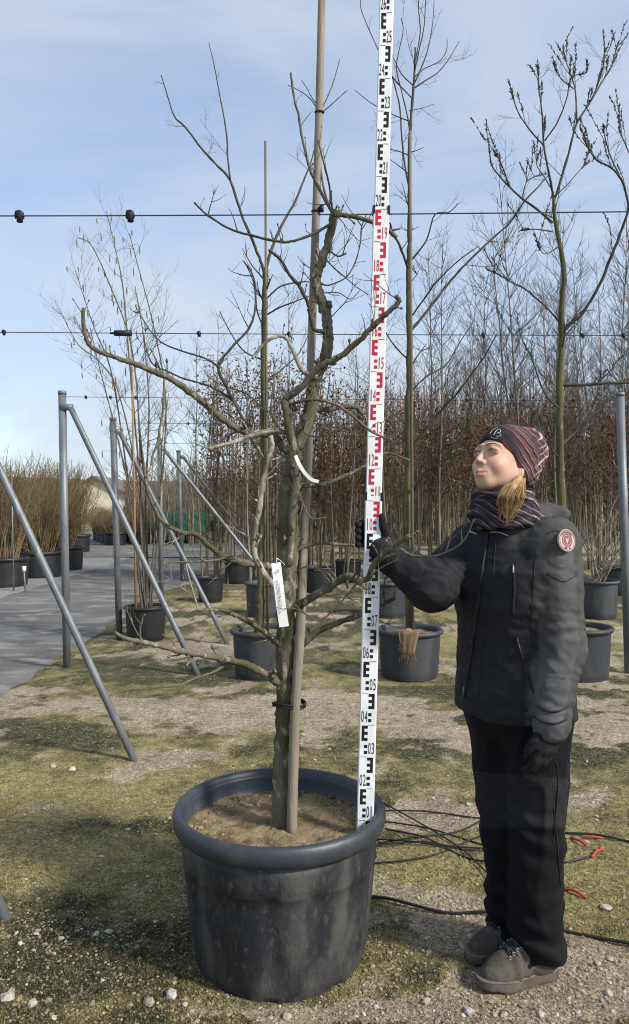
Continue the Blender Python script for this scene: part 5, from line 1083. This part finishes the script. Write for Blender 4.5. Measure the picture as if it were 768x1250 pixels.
# boots
M['boot'] = mat('suede', (.105, .092, .078), (.070, .061, .052), 18, .9, .5, 120, spec=.15); M['sole'] = mat('rubber_sole', (.12, .10, .084), (.08, .066, .056), 30, .85, .3, 90); M['welt'] = mat('boot_welt', (.16, .14, .12), (.10, .085, .07), 40, .8); M['lace'] = mat('lace', (.07, .075, .08), None, rough=.8); M['boot_cloth'] = mat('boot_fabric', (.016, .018, .022), None, rough=.9); M['eyelet'] = mat('eyelet', (.42, .43, .45), None, rough=.35, metal=.7)
for (hx, hy_, an) in ((.752, 2.400, 17), (.738, 2.548, 21)):
    a_ = math.radians(an); fd = np.array([-math.cos(a_), -math.sin(a_), 0]); sd_ = np.array([fd[1], -fd[0], 0]); h0 = np.array([hx, hy_, 0.0])
    def loc(p): q = p-h0; return np.stack([q@fd, q@sd_, q[:, 2]], 1)
    def f_last(q): 
        x_ = np.clip(q[:, 0], .035, .232); hw_ = np.interp(x_, [.035, .09, .17, .20, .232], [.030, .028, .042, .042, .034]); dx_ = q[:, 0]-x_; return np.sqrt(dx_**2+q[:, 1]**2)-hw_
    def f_boot(p):
        q = loc(p); d = cone(q, (.040, 0, .055), (.210, 0, .044), .042, .036); d = smin(d, cone(q, (.20, .010, .044), (.228, 0, .042), .036, .029), .02); d = smin(d, cone(q, (.15, -.006, .046), (.195, -.006, .043), .041, .038), .02)
        d = smin(d, cone(q, (.062, 0, .075), (.068, 0, .165), .046, .052), .03); d = smin(d, cone(q, (.075, 0, .125), (.175, 0, .066), .040, .032), .025); d = smax(d, .026-q[:, 2], .006)
        return near_noise(d, p, lambda p_: .004*(fbm3(p_*45, 25, 2)-.5)+.003*np.sin(loc(p_)[:, 0]*150)*np.exp(-((loc(p_)[:, 0]-.15)/.03)**2))
    def f_sole(p):
        q = loc(p); d = f_last(q)-.008; zc = .019+.006*sstep(.17, .25, q[:, 0]); d = smax(d, np.abs(q[:, 2]-zc)-.019+.004*sstep(.19, .25, q[:, 0]), .006)
        an_ = np.arctan2(q[:, 1], q[:, 0]-.13); return d
    lo = np.minimum(h0, h0+fd*.28)-[.06, .06, .01]; hi = np.maximum(h0, h0+fd*.28)+[.06, .06, .0]; hi[2] = .17
    bt = solid(f_boot, lo, hi, .0045).build('boot', M['boot'], person); solid(f_sole, lo, np.array([hi[0], hi[1], .06]), .0042).build('sole', M['sole'], bt)
    # dark tongue panel, laces and hooks
    tp_ = [];
    for x_ in np.linspace(.085, .178, 9):
        for y_ in np.linspace(-.024, .024, 7): tp_.append(h0+fd*x_+sd_*y_+[0, 0, .26])
    tv = trace(f_boot, tp_, np.tile([0, 0, -1.], (len(tp_), 1))); tn = normal(f_boot, tv, .004); qd = [[i*7+j, i*7+j+1, (i+1)*7+j+1, (i+1)*7+j] for i in range(8) for j in range(6)]
    MB().add(tv+tn*.0022, qd).build('tongue', M['boot_cloth'], bt)
    lc = MB(); ey = MB()
    for k_ in range(4):
        x0_, x1_ = .092+.024*k_, .104+.024*k_
        for sg in (-1, 1):
            pp = np.array([h0+fd*(x0_ if sg > 0 else x1_)+sd_*(-.024)+[0, 0, .26], h0+fd*(x0_+x1_)/2+[0, 0, .26], h0+fd*(x1_ if sg > 0 else x0_)+sd_*.024+[0, 0, .26]]); s_ = trace(f_boot, pp, np.tile([0, 0, -1.], (3, 1))); lc.tube(catmull(s_+[0, 0, .004], 4), .0019, 5)
            e0 = s_[0]+normal(f_boot, s_[:1], .004)[0]*.003; a9 = np.linspace(0, 6.283, 11); e_ = np.stack([e0+fd*.0045*math.cos(t)+np.array([0, 0, .0045])*math.sin(t)-sd_*.001 for t in a9]); ey.tube(e_, .0011, 5, False)
            e0 = s_[2]+normal(f_boot, s_[2:], .004)[0]*.003; e_ = np.stack([e0+fd*.0045*math.cos(t)+np.array([0, 0, .0045])*math.sin(t) for t in a9]); ey.tube(e_, .0011, 5, False)
    an9 = np.linspace(0, 6.283, 61); rim_ = []
    for t_ in an9:
        o_ = np.array([.133, 0, .038]); d_ = np.array([math.cos(t_), math.sin(t_), 0.]); s_ = 0.0
        for _ in range(40): s_ -= float(f_last((o_+d_*s_)[None])[0]-.006)*.8
        e_ = o_+d_*s_; rim_.append(h0+fd*e_[0]+sd_*e_[1]+[0, 0, .034+.004*float(sstep(.17, .25, np.array([e_[0]]))[0])])
    MB().tube(rim_, .0032, 6, False).build('welt', M['welt'], bt)
    tc_ = trace(f_boot, [h0+fd*(.172-.9*y_*y_*18)+sd_*y_+[0, 0, .26] for y_ in np.linspace(-.036, .036, 15)], np.tile([0, 0, -1.], (15, 1))); MB().tube(tc_+[0, 0, .0004], .0014, 5).build('toe_seam', M['seam'], bt)
    lc.build('laces', M['lace'], bt); tag(ey.build('eyelets', M['eyelet'], bt), kind='stuff')

# gloves with five fingers
M['glove'] = mat('glove_knit', (.010, .0105, .012), (.018, .018, .02), 60, .85, .5, 300, spec=.2); M['glove_grey'] = mat('glove_back', (.045, .045, .048), None, rough=.85)
def chain(p, pts, r):
    d = np.full(len(p), 9.0)
    for i in range(len(pts)-1): d = np.minimum(d, cone(p, pts[i], pts[i+1], r[i], r[i+1]))
    return d
hd = unit(P(664, 935, 2.21)-WRN); pw = unit(np.array([-.80, -.55, 0])-hd*np.dot(hd, [-.80, -.55, 0])); pn = np.cross(hd, pw); pn = pn if pn[0] < 0 else -pn     # fingers down, thumb side forward, palm towards the thigh
W0 = WRN+hd*.012
FIN = []
for k_, (o_, l_, r_) in enumerate(((.032, .082, .0115), (.011, .088, .0118), (-.010, .082, .0112), (-.030, .066, .0100))):
    b0 = W0+hd*.070+pw*o_; c1 = b0+unit(hd+pn*.22+pw*.06)*l_*.45; c2 = c1+unit(hd*.85+pn*.55)*l_*.33; c3 = c2+unit(hd*.55+pn*.85)*l_*.24; FIN.append(([b0, c1, c2, c3], [r_, r_*.97, r_*.9, r_*.8]))
TH_ = ([W0+hd*.022+pw*.026, W0+hd*.052+pw*.046+pn*.012, W0+hd*.078+pw*.047+pn*.024, W0+hd*.098+pw*.042+pn*.030], [.016, .0145, .0128, .0105])
def f_gl(p):
    d = cone(p, W0-hd*.03, W0+hd*.01, .040, .036); d = smin(d, np.minimum(cone(p, W0+hd*.02+pw*.014, W0+hd*.066+pw*.024, .022, .020), cone(p, W0+hd*.02-pw*.012, W0+hd*.066-pw*.022, .022, .018)), .02)
    d = smin(d, cone(p, W0+hd*.04+pw*.0, W0+hd*.068, .022, .020), .012)
    for pts, r in FIN: d = smin(d, chain(p, pts, r), .006)
    d = smin(d, chain(p, *TH_), .010); return near_noise(d, p, lambda p_: .004*(fbm3(p_*60, 31, 2)-.5), .02)
ctr = W0+hd*.07; gl = solid(f_gl, ctr-.125, ctr+.125, .0032).build('glove', M['glove'], person)
gp_ = on(f_gl, [(658, 884), (664, 890), (672, 893), (680, 890), (686, 886)]); MB().tube(catmull(gp_, 4)+normal(f_gl, catmull(gp_, 4), .004)*.001, .004, 6).build('cuff_trim', M['glove_grey'], gl)
sy = 2.4165; sx = (452.2-384)/FPX*sy
FIN2 = []
for k_ in range(4):
    z_ = 1.400-.0215*k_; ex = (0, .002, .001, -.003)[k_]; FIN2.append(([(sx+.040, sy+.036, z_-.004), (sx+.006, sy+.040+ex, z_), (sx-.030-ex, sy+.030, z_+.002), (sx-.039, sy+.010, z_+.001), (sx-.037, sy-.004, z_)], [.0125, .0115, .0112, .0105, .0095]))
TH2 = ([(sx+.046, sy+.030, 1.348), (sx+.046, sy+.008, 1.372), (sx+.0395, sy-.002, 1.398), (sx+.036, sy-.006, 1.425)], [.017, .0145, .0128, .0105])
def f_gr(p):
    d = cone(p, WRF, WRF+unit(np.array([sx+.05, sy+.036, 1.33])-WRF)*.03, .036, .030); d = smin(d, cone(p, (sx+.052, sy+.036, 1.335), (sx+.045, sy+.036, 1.388), .024, .019), .03); d = smin(d, cone(p, WRF, (sx+.052, sy+.036, 1.340), .032, .025), .02)
    for pts, r in FIN2: d = smin(d, chain(p, pts, r), .005)
    d = smin(d, chain(p, *TH2), .010); return near_noise(d, p, lambda p_: .003*(fbm3(p_*60, 32, 2)-.5), .02)
solid(f_gr, (sx-.07, sy-.05, 1.25), (sx+.13, sy+.10, 1.46), .003).build('glove', M['glove'], person)

# beanie
def f_hat(q):
    d = ell(q, (0, .018, .036), (.0835, .1035, .090)); d = smin(d, ell(q, (0, .090, .066), (.070, .078, .072)), .05); d = smin(d, ell(q, (0, .048, -.015), (.082, .080, .072)), .03)
    zc = np.maximum(.057-1.0*(q[:, 1]+.085), -.066); d = smax(d, (zc-q[:, 2])*.72, .007)
    def fl(q): return .005*(fbm3(q*28, 41, 2)-.5)+.0035*np.sin((q[:, 2]*.5-q[:, 1]*.9)*150+7*vn3(q*16, 42))*sstep(-.02, .07, q[:, 1])
    return near_noise(d, q, fl, .02)
v, q = nets(f_hat, *grid((-.115, -.12, -.10), (.115, .18, .17), .0026)); hm = MB().add(hw(v), q)
nz_ = fbm3(v*22, 44, 2)-.5; u = v[:, 2]*.80+v[:, 1]*.62+.012*nz_+.25*np.abs(v[:, 0]); cols = np.tile(np.array([.026, .026, .030]), (len(v), 1)); msk = sstep(-.035, .02, v[:, 1]+v[:, 2]*.35)
for frq, ph, wd_, c_, am in ((46, .1, .22, (.40, .085, .09), .8), (46, .45, .13, (.50, .42, .41), .75), (31, .3, .16, (.34, .13, .14), .6), (70, .0, .16, (.012, .012, .014), .7)):
    fr_ = np.abs(((u*frq+ph) % 1)-.5)*2; w_ = (sstep(1-wd_*1.5, 1-wd_*.6, fr_)*msk*am*np.clip(.35+1.6*fbm3(v*14, 45+int(frq), 2)-.3, 0, 1))[:, None]; cols = cols*(1-w_)+np.array(c_)*w_
u2 = v[:, 2]*.75-v[:, 1]*.65+.02*nz_; fr_ = np.abs(((u2*48) % 1)-.5)*2; w_ = (sstep(.74, .9, fr_)*sstep(.05, .085, v[:, 1])*.75)[:, None]; cols = cols*(1-w_)+np.array([.55, .45, .44])*w_
edge = v[:, 2]-np.maximum(.057-1.0*(v[:, 1]+.085), -.066); w_ = (sstep(.0075, .0050, edge)*sstep(-.075, -.05, v[:, 1])*sstep(.05, .02, v[:, 1])*.9)[:, None]; cols = cols*(1-w_)+np.array([.48, .055, .05])*w_
hm.attr = {'col': cols}; M['knit'] = mat('printed_jersey', (0, 0, 0), (.82, .82, .82), 60, .85, .2, 300, attr='col', spec=.15)
beanie = hm.build('beanie', M['knit'], person)
def f_hatw(p): return f_hat(hl(p))
M['logo'] = mat('white_logo', (.62, .63, .65), None, rough=.6)
def logo(px, r):
    c = on(f_hatw, catmull(np.asarray(px, float), 6)); MB().tube(c+normal(f_hatw, c, .004)*.0008, r, 5).build('logo_stroke', M['logo'], beanie)
logo([(603, 531), (606, 526), (610, 524), (611, 527), (607, 529)], .0008); logo([(607, 529), (611, 529), (611, 532), (606, 533)], .0007); logo([(598, 530), (600, 527), (603, 524), (608, 522)], .0005); logo([(599, 534), (603, 535), (608, 535)], .0006)

# neck gaiter
NK = np.array([.596, 2.400])
def f_scarf(p):
    d = np.full(len(p), 9.0)
    for z_, R_, r_, ox, oy in ((1.408, .094, .022, .006, .0), (1.434, .089, .021, -.006, -.004), (1.460, .083, .020, -.004, .002), (1.481, .079, .016, -.010, -.006)):
        q = p-np.array([NK[0]+ox, NK[1]+oy, z_]); tl = -.12*(q@F3)-.10*q[:, 0]; rr_ = np.sqrt(q[:, 0]**2+(q[:, 1]*1.05)**2); d = smin(d, np.sqrt((rr_-R_)**2+((q[:, 2]+tl)*.9)**2)-r_, .010)
    return near_noise(d, p, lambda p_: .007*(fbm3(p_*np.array([24, 24, 40]), 51, 3)-.5)+.004*np.sin(p_[:, 2]*190+p_[:, 0]*60+8*vn3(p_*14, 52)), .03)
v, q = nets(f_scarf, *grid((NK[0]-.14, NK[1]-.14, 1.37), (NK[0]+.14, NK[1]+.14, 1.54), .0036)); sm = MB().add(v, q)
u = v[:, 2]+.45*v[:, 0]+.03*(fbm3(v*20, 53, 2)-.5); cols = np.tile(np.array([.022, .021, .027]), (len(v), 1))
for frq, ph, wd_, c_, am in ((44, .2, .16, (.42, .38, .42), .75), (44, .6, .14, (.20, .09, .11), .8), (27, .1, .2, (.13, .07, .085), .6)):
    fr_ = np.abs(((u*frq+ph) % 1)-.5)*2; w_ = (sstep(1-wd_*1.5, 1-wd_*.6, fr_)*am*np.clip(2.2*fbm3(v*18, 57+int(frq), 2)-.6, 0, 1))[:, None]; cols = cols*(1-w_)+np.array(c_)*w_
sm.attr = {'col': cols}; sm.build('neck_gaiter', M['knit'], person)

# fair ponytail falling forward over the shoulder
M['hair'] = mat('fair_hair', (.42, .27, .115), (.26, .155, .06), 60, .5, .3, 200, (1, 1, .12), .45, c3=(.52, .36, .17), scale3=90)
hair = MB(); rg = np.random.default_rng(61); root = P(634, 584, 2.345); mid = P(624, 603, 2.292); tip = P(619, 630, 2.286)
core = catmull([root, mid, tip], 8); hair.tube(core, np.interp(np.linspace(0, 1, len(core)), [0, .35, .8, 1], [.012, .017, .010, .002]), 10)
clumps = [(rg.random()*6.283, math.sqrt(rg.random()), rg.normal(0, .006, 3)) for _ in range(22)]
for i_ in range(640):
    ca, cs2, cj = clumps[i_ % 22]; a = ca+rg.normal(0, .22); s_ = min(1.25, max(.05, cs2+rg.normal(0, .09)+(.35 if i_ % 17 == 0 else 0))); o1 = np.array([math.cos(a)*.018, math.sin(a)*.016, 0])*s_; o2 = np.array([math.cos(a)*.031, math.sin(a)*.022, 0])*s_; o3 = np.array([math.cos(a)*.023-.004, math.sin(a)*.016, rg.normal(0, .012)])*(.4+.7*s_)
    u_ = .62+.45*rg.random(); tp_ = mid+(tip-mid)*u_; c = catmull([root+o1*.8, mid+o2+rg.normal(0, .003, 3), tp_*.5+mid*.5+o2*1.0+rg.normal(0, .003, 3), tp_+o3*(1.0-.45*u_)+cj+[-.006*u_, 0, 0]], 4); hair.tube(c, np.linspace(.0014, .0005, len(c)), 3, False)
for _ in range(0):
    a = hw((.072+rg.normal(0, .002), -.035+rg.normal(0, .008), -.005)); b_ = hw((.075, -.028+rg.normal(0, .01), -.045)); c = hw((.072, -.01+rg.normal(0, .01), -.075)); hair.tube(catmull([a, b_, c], 3), .0008, 3, False)
hair.build('hair', M['hair'], person)
